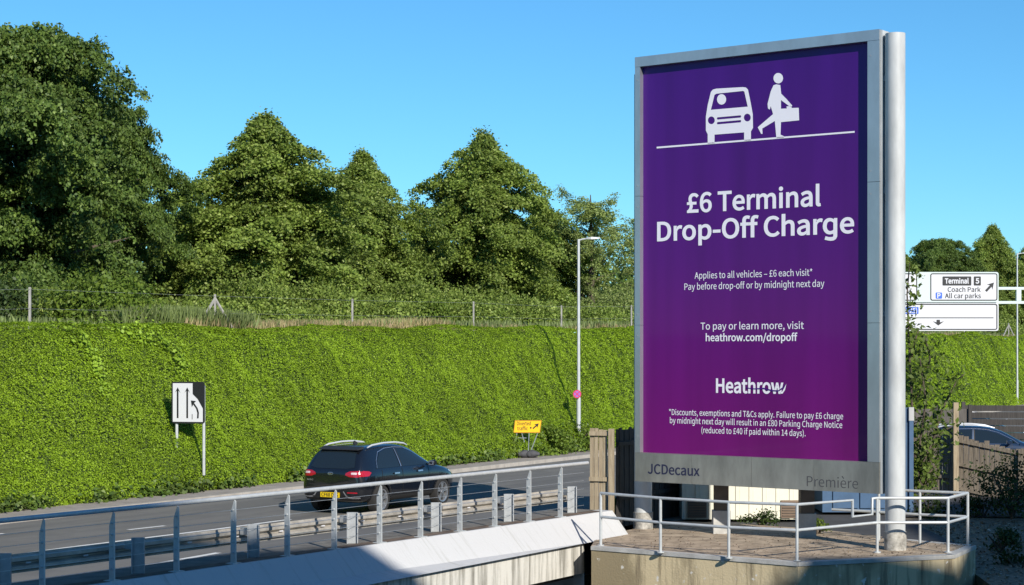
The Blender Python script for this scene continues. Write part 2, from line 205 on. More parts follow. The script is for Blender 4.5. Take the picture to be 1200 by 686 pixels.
# lettering: outlines of a plain humanist sans, cap height 500
GLY = json.loads(r'''{" ":[153,[]],"&":[464,[[177,-9,219,-5,256,7,290,25,321,48,351,29,380,12,409,0,436,-9,452,43,431,50,408,61,384,74,359,91,386,131,410,175,430,221,446,269,388,269,375,228,359,190,340,154,318,122,283,153,249,188,218,224,191,263,232,294,268,327,294,366,304,411,301,438,292,462,278,481,258,496,234,506,205,509,173,505,145,493,122,475,105,451,94,423,91,392,93,364,99,335,110,305,123,274,98,256,75,236,55,214,39,189,28,161,25,130,30,91,44,58,67,30,97,9,134,-4],[280,81,257,65,234,52,209,44,184,41,157,44,134,52,114,66,98,84,89,107,85,133,90,161,104,186,124,209,149,231,177,191,209,152,243,115],[168,304,158,327,150,349,146,371,144,392,148,421,161,444,180,460,206,465,227,461,242,448,250,430,253,409,246,378,228,352,200,327]]],"(":[231,[[163,-134,201,-117,174,-67,153,-14,136,41,124,97,117,154,115,212,117,270,124,327,136,383,153,437,174,490,201,540,163,558,134,506,109,453,89,397,75,338,66,277,63,212,66,147,75,85,89,27,109,-29,134,-82]]],")":[231,[[68,-134,97,-82,121,-29,141,27,156,85,165,147,168,212,165,277,156,338,141,397,121,453,97,506,68,558,29,540,56,490,78,437,95,383,107,327,114,270,117,212,114,154,107,97,95,41,78,-14,56,-67,29,-117]]],"*":[319,[[105,321,160,386,213,321,243,342,199,414,274,445,262,480,184,461,177,543,141,543,134,460,56,480,44,445,118,414,75,342]]],",":[190,[[51,-130,80,-115,104,-96,124,-73,139,-47,148,-19,151,13,147,44,137,67,120,81,98,86,80,83,65,74,55,61,51,42,55,24,65,10,79,2,97,-1,104,-1,99,-30,86,-55,65,-76,36,-93]]],"-":[237,[[31,167,206,167,206,215,31,215]]],".":[190,[[95,-9,112,-5,127,4,136,19,140,38,136,58,127,73,112,83,95,86,77,83,63,73,53,58,50,38,53,19,63,4,77,-5]]],"/":[267,[[8,-122,53,-122,257,542,212,542]]],"0":[379,[[190,-9,234,-2,272,20,303,56,326,107,340,172,345,252,340,331,326,395,303,445,272,481,234,502,190,509,145,502,107,481,76,445,53,395,39,331,34,252,39,172,53,107,76,56,107,20,145,-2],[190,42,163,47,140,63,121,92,106,132,97,185,94,252,97,318,106,371,121,410,140,438,163,454,190,460,216,454,240,438,259,410,273,371,282,318,285,252,282,185,273,132,259,92,240,63,216,47]]],"1":[379,[[60,0,334,0,334,52,234,52,234,500,186,500,165,489,141,479,114,471,83,465,83,425,172,425,172,52,60,52]]],"2":[379,[[30,0,344,0,344,54,206,54,124,49,179,104,227,157,266,210,296,261,314,312,321,362,316,404,303,440,281,469,252,491,216,504,175,509,130,504,92,489,58,466,27,436,63,400,86,424,110,442,138,454,167,458,195,455,219,445,236,430,249,411,257,387,259,359,253,315,235,268,203,217,159,162,101,102,30,37]]],"3":[379,[[179,-9,222,-5,261,8,293,29,319,57,335,92,340,134,337,166,326,194,310,218,288,237,263,251,235,261,235,264,260,275,281,290,299,308,312,330,320,355,323,384,318,421,304,452,282,476,253,494,218,505,177,509,137,504,100,492,68,473,38,450,72,410,94,430,119,445,146,455,175,458,200,456,221,448,237,437,250,421,257,402,260,379,257,353,247,331,230,311,203,297,168,287,121,284,121,236,173,233,213,224,243,209,262,189,273,164,277,136,274,109,264,86,249,68,228,54,204,46,175,43,136,48,103,60,76,79,52,100,20,60,48,34,83,12,126,-3]]],"4":[379,[[232,0,291,0,291,138,357,138,357,188,291,188,291,500,222,500,14,179,14,138,232,138],[232,188,78,188,192,358,233,432,235,432,232,341]]],"5":[379,[[179,-9,220,-4,258,11,292,36,319,69,336,112,342,162,337,213,322,253,298,284,267,305,232,318,192,322,170,321,151,317,134,310,117,302,130,447,318,447,318,500,75,500,59,267,92,246,112,258,132,267,152,273,175,275,205,271,230,261,251,245,266,222,276,194,279,161,275,127,265,98,248,75,227,57,201,47,173,43,133,48,100,60,73,78,50,98,18,57,47,33,82,12,125,-3]]],"6":[379,[[205,-9,243,-4,277,12,306,36,329,68,344,108,349,153,345,202,332,241,311,271,284,293,250,306,210,310,180,306,150,294,122,276,97,250,103,319,116,373,136,412,162,438,192,453,226,458,248,455,269,447,289,435,305,420,340,458,318,478,291,495,259,505,223,509,176,502,132,482,94,447,65,396,45,327,38,239,44,163,60,101,86,53,120,19,160,-2],[98,201,124,230,150,250,176,261,200,264,228,260,250,250,268,234,280,212,287,185,290,153,287,121,279,94,266,71,248,54,228,44,205,40,176,45,151,59,131,82,115,113,104,153]]],"7":[379,[[135,0,200,0,205,92,215,174,232,248,258,319,295,390,347,462,347,500,33,500,33,447,276,447,232,379,198,312,172,243,154,170,142,89]]],"8":[379,[[191,-9,235,-4,273,8,304,28,327,54,342,85,347,120,344,152,335,179,322,202,304,222,285,238,263,252,263,255,286,276,307,304,323,338,329,376,325,412,313,444,293,471,266,491,232,503,192,508,155,503,122,491,95,472,74,447,60,416,55,381,61,344,75,313,97,287,123,265,123,263,100,248,79,231,60,209,45,184,35,156,31,124,37,88,52,55,76,29,108,8,147,-4],[225,271,196,284,169,297,146,313,128,331,116,354,112,381,115,403,122,423,134,439,150,451,170,459,192,461,216,458,237,449,254,435,266,418,274,396,276,372,273,345,263,319,247,295],[192,38,163,41,138,50,117,64,101,82,90,104,87,130,92,164,106,194,128,221,156,243,190,229,221,214,248,197,269,177,283,153,288,122,285,99,276,78,262,61,242,48,219,40]]],"9":[379,[[160,-9,206,-2,249,19,286,55,315,109,335,180,342,271,336,344,319,404,294,450,260,483,219,502,173,509,136,504,102,488,72,464,50,432,35,392,30,347,34,299,47,260,68,229,95,207,129,194,168,190,199,194,230,206,258,225,283,250,277,181,263,128,243,89,218,62,189,48,158,43,134,46,112,53,91,65,74,81,40,42,63,22,90,6,122,-5],[282,303,257,272,230,252,204,240,178,236,151,240,128,250,111,266,99,288,91,315,89,347,92,379,100,407,113,429,130,446,151,457,174,460,204,456,229,442,249,420,265,389,276,350]]],"A":[415,[[3,0,66,0,115,153,297,153,345,0,412,0,242,500,172,500],[130,203,155,280,205,449,207,449,258,280,282,203]]],"C":[435,[[257,-9,303,-4,343,10,379,32,411,63,376,103,351,79,324,61,294,50,260,46,215,53,177,72,146,102,123,142,109,193,104,252,110,310,124,360,148,399,179,429,218,447,262,454,292,450,319,441,343,426,364,407,398,447,373,471,342,490,304,504,261,509,201,501,147,478,103,440,69,389,47,325,40,250,47,174,68,110,102,60,145,22,198,-1]]],"D":[469,[[69,0,196,0,266,8,324,30,369,67,402,116,422,178,429,252,422,326,402,387,369,436,323,471,264,493,194,500,69,500],[132,52,132,449,188,449,242,443,286,426,321,398,345,359,359,310,364,252,359,193,345,144,321,104,286,76,242,58,188,52]]],"F":[377,[[69,0,132,0,132,224,323,224,323,278,132,278,132,447,357,447,357,500,69,500]]],"H":[497,[[69,0,132,0,132,236,365,236,365,0,428,0,428,500,365,500,365,291,132,291,132,500,69,500]]],"I":[200,[[69,0,132,0,132,500,69,500]]],"J":[365,[[162,-9,206,-3,241,12,267,36,285,68,296,105,299,147,299,500,236,500,236,153,234,119,227,92,216,71,200,57,180,49,156,46,130,50,107,60,87,77,69,103,24,70,40,46,59,27,80,11,104,0,131,-7]]],"K":[441,[[69,0,132,0,132,158,218,261,368,0,438,0,257,310,414,500,342,500,133,249,132,249,132,500,69,500]]],"M":[554,[[69,0,126,0,126,277,125,312,123,350,120,389,117,424,120,424,160,310,255,50,297,50,392,310,432,424,435,424,432,389,429,350,427,312,426,277,426,0,485,0,485,500,409,500,314,233,279,128,276,128,240,233,145,500,69,500]]],"N":[493,[[69,0,128,0,128,263,121,419,123,419,177,316,359,0,424,0,424,500,364,500,364,240,365,201,367,160,370,120,373,82,370,82,316,185,133,500,69,500]]],"O":[506,[[253,-9,312,-1,364,23,407,61,439,113,459,177,467,252,459,326,439,390,407,440,364,478,312,501,253,509,194,501,142,478,99,440,67,390,47,326,40,252,47,177,67,113,99,61,142,23,194,-1],[253,46,211,53,174,72,145,102,123,143,109,193,104,252,109,310,123,360,145,399,174,429,211,447,253,454,295,447,332,429,361,399,383,360,397,310,402,252,397,193,383,143,361,102,332,72,295,53]]],"P":[432,[[69,0,132,0,132,199,214,199,266,203,311,216,347,237,375,266,392,305,398,353,392,402,375,440,347,468,310,486,264,497,211,500,69,500],[132,250,132,449,203,449,244,447,277,440,302,428,321,411,332,386,336,353,332,321,322,295,304,275,279,261,246,253,206,250]]],"R":[433,[[132,263,132,449,216,449,252,447,282,440,306,429,323,412,333,389,337,360,333,330,323,306,306,287,282,273,252,265,216,263],[343,0,414,0,287,219,319,230,346,245,369,266,386,292,396,324,400,360,394,407,377,442,351,469,316,487,273,497,225,500,69,500,69,0,132,0,132,212,222,212]]],"S":[407,[[207,-9,256,-4,298,10,331,32,356,61,372,95,377,133,374,167,363,195,347,218,327,237,302,253,274,267,203,297,174,311,147,327,128,350,120,381,123,402,132,420,146,434,164,445,187,451,214,454,247,450,276,441,303,427,327,407,360,447,331,472,296,492,257,504,214,509,170,504,132,492,101,472,77,445,61,413,56,377,60,343,72,315,89,292,111,274,134,260,158,248,229,217,262,201,289,184,307,160,313,128,310,105,301,85,285,69,265,57,239,49,208,46,170,51,133,63,99,83,70,108,33,65,68,34,110,11,156,-4]]],"T":[409,[[173,0,236,0,236,447,387,447,387,500,21,500,21,447,173,447]]],"Y":[362,[[149,0,212,0,212,194,363,500,297,500,233,359,183,249,180,249,131,359,66,500,-1,500,149,194]]],"a":[384,[[148,-9,181,-5,213,7,243,24,271,44,273,44,278,0,329,0,329,228,326,271,316,308,299,338,275,361,242,375,201,380,158,375,119,364,84,348,56,332,80,289,104,303,130,316,160,325,191,328,218,324,238,314,252,299,261,280,266,258,267,235,196,224,138,209,95,189,64,164,46,133,40,96,44,65,54,39,71,19,92,4,118,-6],[166,42,140,45,119,55,105,73,100,100,104,123,116,142,137,159,169,173,212,185,267,193,267,90,241,69,216,54,192,45]]],"b":[422,[[226,-9,267,-3,305,15,338,43,364,83,381,132,387,191,382,245,370,291,349,328,320,356,284,374,239,380,208,376,178,365,150,348,123,328,126,394,126,543,63,543,63,0,113,0,118,38,121,38,146,18,172,4,199,-6],[216,44,196,46,173,52,150,64,126,82,126,277,151,299,176,314,200,324,224,327,256,323,281,310,299,290,312,263,320,229,322,190,318,148,308,112,292,83,270,61,245,48]]],"c":[348,[[209,-9,241,-6,273,4,302,18,329,38,302,80,283,65,262,54,239,46,214,43,182,48,154,61,131,82,114,110,103,145,100,185,104,225,115,260,133,288,156,309,184,323,216,327,237,325,256,319,274,308,290,295,321,336,300,353,276,367,247,376,214,380,167,374,125,357,89,329,60,290,42,242,35,185,41,128,59,80,85,42,120,14,162,-3]]],"d":[423,[[189,-9,221,-5,251,7,278,23,302,44,304,44,309,0,360,0,360,543,297,543,297,400,301,337,277,355,253,368,227,377,196,380,155,374,117,356,85,327,59,289,42,241,36,185,41,128,55,80,78,42,108,14,145,-3],[203,44,173,48,147,61,127,81,112,109,103,144,100,186,104,225,115,260,132,288,153,309,179,323,207,327,230,325,252,318,275,306,297,289,297,94,274,72,251,56,227,47]]],"e":[378,[[213,-9,248,-6,280,2,309,14,334,29,312,70,291,58,269,49,245,43,220,41,186,45,157,57,133,76,115,102,102,133,97,171,347,171,349,206,345,256,332,298,311,333,282,358,245,374,201,380,160,374,121,356,87,328,60,289,42,241,35,185,42,128,59,80,87,42,123,14,165,-3],[96,215,103,249,115,277,133,300,153,317,177,327,203,330,230,327,252,317,270,301,284,278,292,249,295,215]]],"f":[222,[[23,320,73,320,73,0,135,0,135,320,214,320,214,370,135,370,135,429,138,461,148,483,164,497,188,502,198,501,208,499,219,496,229,492,243,540,229,545,214,549,198,551,181,552,147,548,120,537,99,519,85,495,76,465,73,430,73,370,23,367]]],"g":[418,[[225,-147,247,-144,267,-140,286,-134,303,-125,319,-115,332,-103,344,-88,354,-72,361,-53,365,-32,366,-9,366,87,366,182,366,277,366,373,352,373,337,373,322,373,308,373,308,358,308,343,308,328,308,313,306,313,305,313,304,313,302,313,299,319,294,326,289,333,283,340,276,347,268,354,259,361,249,366,238,371,224,375,209,377,193,378,170,376,149,372,129,365,110,354,93,341,78,326,65,308,54,288,45,266,39,242,35,216,34,188,35,160,39,134,45,110,54,89,65,69,79,53,94,38,111,26,129,17,149,10,170,6,192,5,208,5,223,7,236,11,248,15,258,21,267,27,275,34,282,41,288,48,293,55,297,61,301,67,302,67,304,67,305,67,306,67,306,49,306,31,306,13,306,-6,304,-27,299,-46,290,-61,277,-74,262,-83,245,-90,225,-94,203,-96,188,-95,175,-93,162,-91,152,-87,142,-82,134,-77,126,-71,119,-65,114,-58,108,-52,104,-46,100,-40,87,-47,75,-54,62,-61,50,-68,56,-79,63,-89,71,-99,81,-108,92,-117,104,-125,117,-131,132,-137,147,-142,165,-145,183,-147,203,-148],[185,59,169,62,156,67,143,74,132,84,122,94,114,107,107,120,102,136,98,152,95,170,95,189,95,208,98,226,101,242,107,258,113,272,122,285,131,296,143,306,155,314,169,320,185,323,201,324,218,323,233,320,247,314,259,307,270,297,280,286,288,274,295,259,300,244,304,227,306,209,307,189,306,170,304,151,300,134,295,119,288,105,280,93,270,83,259,74,247,67,233,62,218,59,201,58]]],"h":[414,[[63,0,126,0,126,269,151,293,175,311,200,322,226,325,249,323,267,315,280,302,289,283,295,258,297,226,297,0,359,0,359,235,356,278,347,314,331,343,309,363,281,376,246,380,210,375,178,362,149,342,123,318,126,394,126,543,63,543]]],"i":[188,[[63,0,126,0,126,370,63,370],[94,447,111,450,124,458,133,471,136,488,133,505,124,517,111,526,94,529,77,526,64,517,56,505,53,488,56,471,64,458,77,450]]],"k":[377,[[63,0,124,0,124,98,194,179,302,0,370,0,230,221,353,370,284,370,127,175,124,175,124,543,63,543]]],"l":[194,[[128,-9,140,-8,149,-7,157,-5,164,-3,156,44,143,43,136,44,130,49,127,57,126,70,126,543,63,543,63,74,64,49,69,29,78,13,91,1,107,-6]]],"m":[632,[[63,0,126,0,126,269,150,294,174,311,197,322,218,325,240,323,257,315,270,302,280,283,285,258,287,226,287,0,349,0,349,269,374,294,398,311,421,322,443,325,464,323,481,315,495,302,504,283,510,258,512,226,512,0,574,0,574,235,571,278,561,314,546,343,524,363,496,376,462,380,429,375,398,360,368,338,339,309,325,339,304,361,275,375,237,380,205,375,175,362,147,341,121,317,120,317,114,370,63,370]]],"n":[416,[[63,0,126,0,126,269,151,293,175,311,200,322,226,325,249,323,267,315,280,302,289,283,295,258,297,226,297,0,359,0,359,235,356,278,347,314,331,343,309,363,281,376,246,380,210,375,178,362,148,341,121,317,120,317,114,370,63,370]]],"o":[413,[[207,-9,251,-3,291,14,326,42,354,80,372,128,378,185,372,242,354,290,326,329,291,357,251,374,207,380,163,374,122,357,87,329,60,290,42,242,35,185,42,128,60,80,87,42,122,14,163,-3],[207,43,176,48,150,61,129,82,113,110,103,145,100,185,103,225,113,260,129,288,150,309,176,323,207,327,237,323,263,309,285,288,301,260,311,225,314,185,311,145,301,110,285,82,263,61,237,48]]],"p":[423,[[63,-156,126,-156,126,-31,123,34,149,16,175,2,200,-6,226,-9,267,-3,305,15,338,43,364,83,381,132,387,191,382,245,370,291,349,328,320,356,284,374,239,380,208,376,177,364,148,347,121,327,120,327,114,370,63,370],[216,44,196,46,174,52,150,64,126,82,126,277,152,299,176,314,200,324,224,327,256,323,281,310,299,290,312,263,320,229,322,190,318,148,308,112,292,83,270,61,245,48]]],"r":[265,[[63,0,126,0,126,238,146,278,170,305,194,319,218,324,229,324,238,322,246,321,254,318,266,372,257,376,248,378,238,380,226,380,196,375,168,359,143,335,121,303,120,303,114,370,63,370]]],"s":[319,[[160,-9,200,-5,233,6,260,24,279,46,290,72,294,101,289,132,277,157,258,176,235,191,209,203,181,214,151,225,126,238,108,255,102,278,106,298,118,316,140,327,171,332,194,329,215,322,235,312,254,299,284,338,261,354,234,367,203,377,170,380,132,376,101,366,76,349,57,328,46,303,42,275,47,246,59,223,77,205,99,190,124,178,150,168,181,156,208,141,227,122,235,98,230,75,217,57,194,44,162,40,130,43,102,52,77,66,52,84,22,42,51,22,84,6,121,-5]]],"t":[257,[[179,-9,196,-8,214,-5,231,0,248,5,235,52,225,48,215,45,204,42,193,42,174,44,159,50,148,60,141,74,137,92,136,113,136,320,237,320,237,370,136,370,136,475,84,475,77,370,18,367,18,320,74,320,74,115,76,80,83,50,97,25,117,7,144,-5]]],"u":[414,[[171,-9,207,-4,238,9,267,31,293,58,295,58,300,0,352,0,352,370,290,370,290,108,265,80,241,60,216,49,190,45,167,48,150,55,136,68,127,87,122,112,120,143,120,370,57,370,57,136,60,92,69,56,85,28,107,8,136,-5]]],"v":[355,[[143,0,216,0,347,370,285,370,215,160,181,50,177,50,143,160,74,370,9,370]]],"w":[547,[[121,0,194,0,246,198,271,306,275,306,300,200,353,0,429,0,529,370,469,370,415,156,393,53,389,53,364,156,306,370,245,370,187,156,162,53,159,53,137,156,82,370,18,370]]],"x":[340,[[10,0,76,0,126,87,163,153,166,153,207,87,261,0,329,0,207,187,320,370,255,370,209,289,177,227,173,227,137,289,87,370,20,370,132,193]]],"y":[355,[[69,-160,103,-155,132,-142,156,-123,176,-97,193,-66,207,-31,347,370,286,370,219,165,189,60,186,60,149,165,74,370,9,370,158,-1,149,-29,136,-60,117,-86,95,-102,66,-108,58,-108,51,-106,44,-104,38,-102,25,-152,35,-155,45,-158,57,-159]]],"\u00a3":[379,[[40,218,117,218,121,175,119,147,112,121,101,96,85,73,65,54,41,38,41,0,345,0,345,54,131,54,131,57,151,81,166,107,174,138,177,175,173,218,286,218,286,260,164,260,157,284,151,307,147,330,145,353,148,378,155,400,167,418,184,432,205,440,231,443,254,440,275,432,293,419,308,403,344,438,322,461,296,479,264,491,226,495,186,491,152,478,124,458,103,430,90,396,85,356,87,332,92,308,98,284,105,260,91,260,40,257]]],"\u00e8":[378,[[213,-9,248,-6,280,2,309,14,334,29,312,70,291,58,269,49,245,43,220,41,186,45,157,57,133,76,115,102,102,133,97,171,347,171,349,206,345,256,332,298,311,333,282,358,245,374,201,380,160,374,121,356,87,328,60,289,42,241,35,185,42,128,59,80,87,42,123,14,165,-3],[96,215,103,249,115,277,133,300,153,317,177,327,203,330,230,327,252,317,270,301,284,278,292,249,295,215],[211,437,244,468,136,595,92,554]]],"\u2013":[366,[[31,171,334,171,334,213,31,213]]]}''')
# a plain single-storey g: the d turned over, its stem cut short and hooked (the hook lies as a second sheet)
_d = GLY['d'][1]
def _turn(s_):
    q = [(s_[i], max(-62, 371 - s_[i+1])) for i in range(0, len(s_), 2)][::-1]
    return [c for i, v in enumerate(q) if v != q[i-1] for c in v]
_hk = [(328, -40), (326, -84), (308, -118), (276, -136), (224, -142), (160, -136), (92, -116)]
_l, _r = [], []
for _i, _p in enumerate(_hk):
    _a = _hk[max(0, _i-1)]; _b = _hk[min(len(_hk)-1, _i+1)]; _v = Vector((_b[0]-_a[0], _b[1]-_a[1])).normalized() * (31 if _i < 5 else 28)
    _l.append((_p[0] - _v.y, _p[1] + _v.x)); _r.append((_p[0] + _v.y, _p[1] - _v.x))
HOOK = [c for v in (_l + _r[::-1]) for c in v]
GLY['g'] = [GLY['d'][0], [_turn(s_) for s_ in _d]]
class Polys(list): extra = None
def inflate(pts, off):
    n = len(pts); out = []
    for i in range(n):
        a, p, b = pts[i-1], pts[i], pts[(i+1) % n]
        d1 = Vector((p[0]-a[0], p[1]-a[1])); d2 = Vector((b[0]-p[0], b[1]-p[1]))
        if d1.length < 1e-9 or d2.length < 1e-9: out.append(p); continue
        d1.normalize(); d2.normalize(); n1 = Vector((d1.y, -d1.x)); n2 = Vector((d2.y, -d2.x))
        m = n1 + n2
        if m.length < .3: m = n1
        m.normalize(); c = max(.5, m.dot(n1)); out.append((p[0] + m.x * off / c, p[1] + m.y * off / c))
    return out
def flat(polys, ext=0.0):
    """fill closed outlines (holes included) as a thin raised sheet"""
    cu = bpy.data.curves.new('outline', 'CURVE'); cu.dimensions = '2D'; cu.fill_mode = 'BOTH' if ext else 'FRONT'; cu.extrude = ext
    for p in polys:
        sp = cu.splines.new('POLY'); sp.points.add(len(p) - 1)
        for q, v in zip(sp.points, p): q.co = (v[0], v[1], 0, 1)
        sp.use_cyclic_u = True
    o = bpy.data.objects.new('outline', cu); COL.objects.link(o)
    bpy.context.view_layer.update()
    me = bpy.data.meshes.new_from_object(o.evaluated_get(bpy.context.evaluated_depsgraph_get()))
    bpy.data.objects.remove(o); bpy.data.curves.remove(cu)
    me.materials.clear()
    if getattr(polys, 'extra', None):
        m2 = flat(polys.extra, ext); m2.transform(Matrix.Translation((0, 0, .0012)))
        bm = bmesh.new(); bm.from_mesh(me); bm.from_mesh(m2); bm.to_mesh(me); bm.free(); bpy.data.meshes.remove(m2)
    return me
def text_polys(t, cap, bold=0., width=None, align='C', track=0, cond=1.):
    k = cap / 500; x = 0; polys = []; ex = []
    for ch in t:
        adv, sp = GLY[ch]
        for s_ in sp:
            pts = [(s_[i] , s_[i+1]) for i in range(0, len(s_), 2)]
            if bold: pts = inflate(pts, SGN * bold)
            polys.append([((p[0] * cond + x) * k, p[1] * k) for p in pts])
        if ch == 'g':
            pts = [(HOOK[i], HOOK[i+1]) for i in range(0, len(HOOK), 2)]
            if bold: pts = inflate(pts, HSG * bold)
            ex.append([((p[0] * cond + x) * k, p[1] * k) for p in pts])
        x += adv * cond + track
    xs = [p[0] for q in polys for p in q]; x0, x1 = min(xs), max(xs)
    f = 1 if not width else width / (x1 - x0)
    sh = {'C': -(x0 + x1) / 2, 'L': -x0, 'R': -x1}[align]
    out = Polys([[((p[0] + sh) * f, p[1]) for p in q] for q in polys]); out.extra = [[((p[0] + sh) * f, p[1]) for p in q] for q in ex]
    return out
# outward side of the outer contour: from the orientation of 'H'
_h = GLY['H'][1][0]; _a = sum(_h[i] * _h[(i+3) % len(_h)] - _h[(i+2) % len(_h)] * _h[i+1] for i in range(0, len(_h), 2))
SGN = 1 if _a > 0 else -1
_a = sum(HOOK[i] * HOOK[(i+3) % len(HOOK)] - HOOK[(i+2) % len(HOOK)] * HOOK[i+1] for i in range(0, len(HOOK), 2)); HSG = 1 if _a > 0 else -1
def plane_put(name, me, m, parent, o, ux, uy, u, v, off=0.):
    """lay a flat mesh on a plane with origin o and axes ux, uy"""
    ux = Vector(ux).normalized(); uy = Vector(uy).normalized(); nn = ux.cross(uy)
    M = Matrix((ux, uy, nn)).transposed().to_4x4(); M.translation = Vector(o) + ux * u + uy * v + nn * off
    me.transform(M); return link(name, me, m, parent)
def circle(x, y, rx, ry=None, k=28):
    ry = ry or rx
    return [(x + rx * math.cos(2*math.pi*i/k), y + ry * math.sin(2*math.pi*i/k)) for i in range(k)]
def rrect(x0, y0, x1, y1, r, k=5):
    pts = []
    for cx, cy, a in ((x1-r, y1-r, 0), (x0+r, y1-r, 90), (x0+r, y0+r, 180), (x1-r, y0+r, 270)):
        pts += [(cx + r * math.cos(R(a + 90*i/k)), cy + r * math.sin(R(a + 90*i/k))) for i in range(k + 1)]
    return pts
def arrow(x0, y0, x1, y1, wd, head, hl, notch=0.):
    d = Vector((x1-x0, y1-y0)); L = d.length; d.normalize(); n = Vector((-d.y, d.x)); p0 = Vector((x0, y0)); p1 = Vector((x1, y1)); b = p1 - d * hl
    q = [p0 + n*wd/2, b + n*wd/2 + d*notch, b + n*head/2, p1, b - n*head/2, b - n*wd/2 + d*notch, p0 - n*wd/2]
    return [tuple(v) for v in q[::-1]]

# ------------------------------------------------------------------ materials
M_asph = mat_stain('asphalt', (.158, .15, .137), (.108, .103, .096), streak=(.10, 1.1, 1), amt=(.45, .62), rough=.9, blotch=(.132, .126, .115), rotz=-R(60))
M_asph2 = mat('yard_asphalt', (.05, .05, .052), .9, noise=.25, scale=1.2, bump=.3, bscale=60)
M_path = mat('footpath_paving', (.3, .265, .23), .9, noise=.18, scale=2.2, bump=.2)
M_kerb = mat('kerb_stone', (.36, .33, .29), .85, noise=.15, scale=3)
M_paint = mat('road_paint', (.72, .71, .67), .7, noise=.15, scale=5)
M_soil = mat('soil', (.12, .1, .065), .95, noise=.4, scale=2.5, bump=.6, bscale=30)
M_grassground = mat('rough_grass_ground', (.1, .11, .035), .95, noise=.4, scale=1.5, bump=.5, bscale=20)
M_bank = mat('bank_soil', (.045, .075, .010), .95, noise=.4, scale=3)
M_litter = mat('leaf_litter', (.30, .24, .17), .95, noise=.5, scale=9, bump=.8, bscale=45, col2=(.12, .10, .07))
M_terr = mat('terrace_concrete', (.50, .39, .27), .92, col2=(.22, .165, .11), scale=2.8, bump=.5, bscale=40)
M_wall = mat_stain('stained_concrete', (.60, .49, .30), (.16, .125, .075), streak=(3.4, 3.4, .25), amt=(.50, .66), blotch=(.30, .24, .14), white=(.68, .65, .58))
M_cope = mat('concrete_coping', (.42, .41, .38), .85, noise=.2, scale=3, bump=.2)
M_para = mat_stain('white_painted_concrete', (.51, .51, .505), (.30, .30, .26), streak=(9.0, .5, .5), amt=(.54, .80), rough=.7, rotz=-R(55.7))
M_para2 = mat_stain('weathered_concrete', (.60, .58, .52), (.17, .16, .13), streak=(5, 5, .4), amt=(.45, .66))
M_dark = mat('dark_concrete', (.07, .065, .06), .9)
M_galv = mat('galvanised_steel', (.43, .45, .46), .42, .55, noise=.12, scale=9)
M_galvw = mat('pale_galvanised_steel', (.50, .52, .52), .45, .25, noise=.08, scale=8)
M_beam = mat('weathered_galvanised_steel', (.44, .41, .36), .55, .35, noise=.25, scale=3)
M_polew = mat('white_painted_steel', (.46, .475, .47), .5, noise=.16, scale=2.5, stretch=(1, 1, .3))
M_polebase = mat('scuffed_concrete', (.5, .48, .43), .9, col2=(.16, .15, .13), scale=7, bump=.4)
M_alu = mat('brushed_aluminium', (.52, .54, .55), .32, .75, noise=.1, scale=2, stretch=(1, 1, .4))
M_fascia = mat('satin_steel_fascia', (.35, .345, .31), .36, .65, noise=.22, scale=1.2, stretch=(1.6, 1.6, .5))
M_navy = mat('navy_vinyl', (.02, .022, .06), .5)
M_grlet = mat('dark_grey_vinyl', (.08, .08, .085), .5)
M_white = mat('white_vinyl', (.82, .80, .85), .45)
M_signw = mat('white_sign_face', (.62, .62, .64), .4)
M_signgreen = mat('pale_grey_sign_sheet', (.55, .62, .6), .45)
M_black = mat('black_vinyl', (.012, .012, .013), .5)
M_blue = mat('blue_sign_vinyl', (.03, .12, .55), .45)
M_red = mat('red_sign_vinyl', (.6, .03, .12), .45)
M_purpsign = mat('faded_purple_vinyl', (.30, .13, .50), .45)
M_yel = mat('yellow_sign_face', (.86, .50, .01), .4)
M_rubber = mat('sandbag_plastic', (.06, .06, .065), .8, noise=.3, scale=6)
M_wood = mat('pale_timber', (.40, .33, .22), .85, col2=(.26, .2, .13), scale=4, stretch=(6, 6, .5), bump=.3)
M_wood2 = mat('grey_weathered_timber', (.25, .21, .16), .9, col2=(.12, .10, .075), scale=4, stretch=(6, 6, .5), bump=.3)
M_wooddk = mat('stained_and_shaded_timber', (.045, .04, .036), .8, noise=.35, scale=4, stretch=(6, 6, .5))  # dark timber; on the fence behind the billboard it paints in the shade
M_cream = mat('cream_cladding', (.74, .71, .58), .6, noise=.06, scale=2)
M_brown = mat('brown_steel', (.12, .09, .065), .6, noise=.2)
M_vent = mat('brown_louvre', (.20, .14, .1), .7)
M_bluebox = mat('shaded_blue_painted_steel', (.045, .10, .19), .5, noise=.15, scale=2)  # blue paint, darkened to stand for the shade on the cabin
M_bark = mat('bark', (.09, .07, .05), .95, noise=.4, scale=6, stretch=(1, 1, .3), bump=.6)
M_conc = mat('post_concrete', (.30, .29, .27), .9, noise=.2)
M_wire = mat('fence_wire', (.3, .3, .3), .5, .5)
M_facade = mat('pale_facade_panel', (.66, .66, .65), .7, noise=.05)
M_winglass = mat('tinted_glass', (.03, .04, .05), .08)

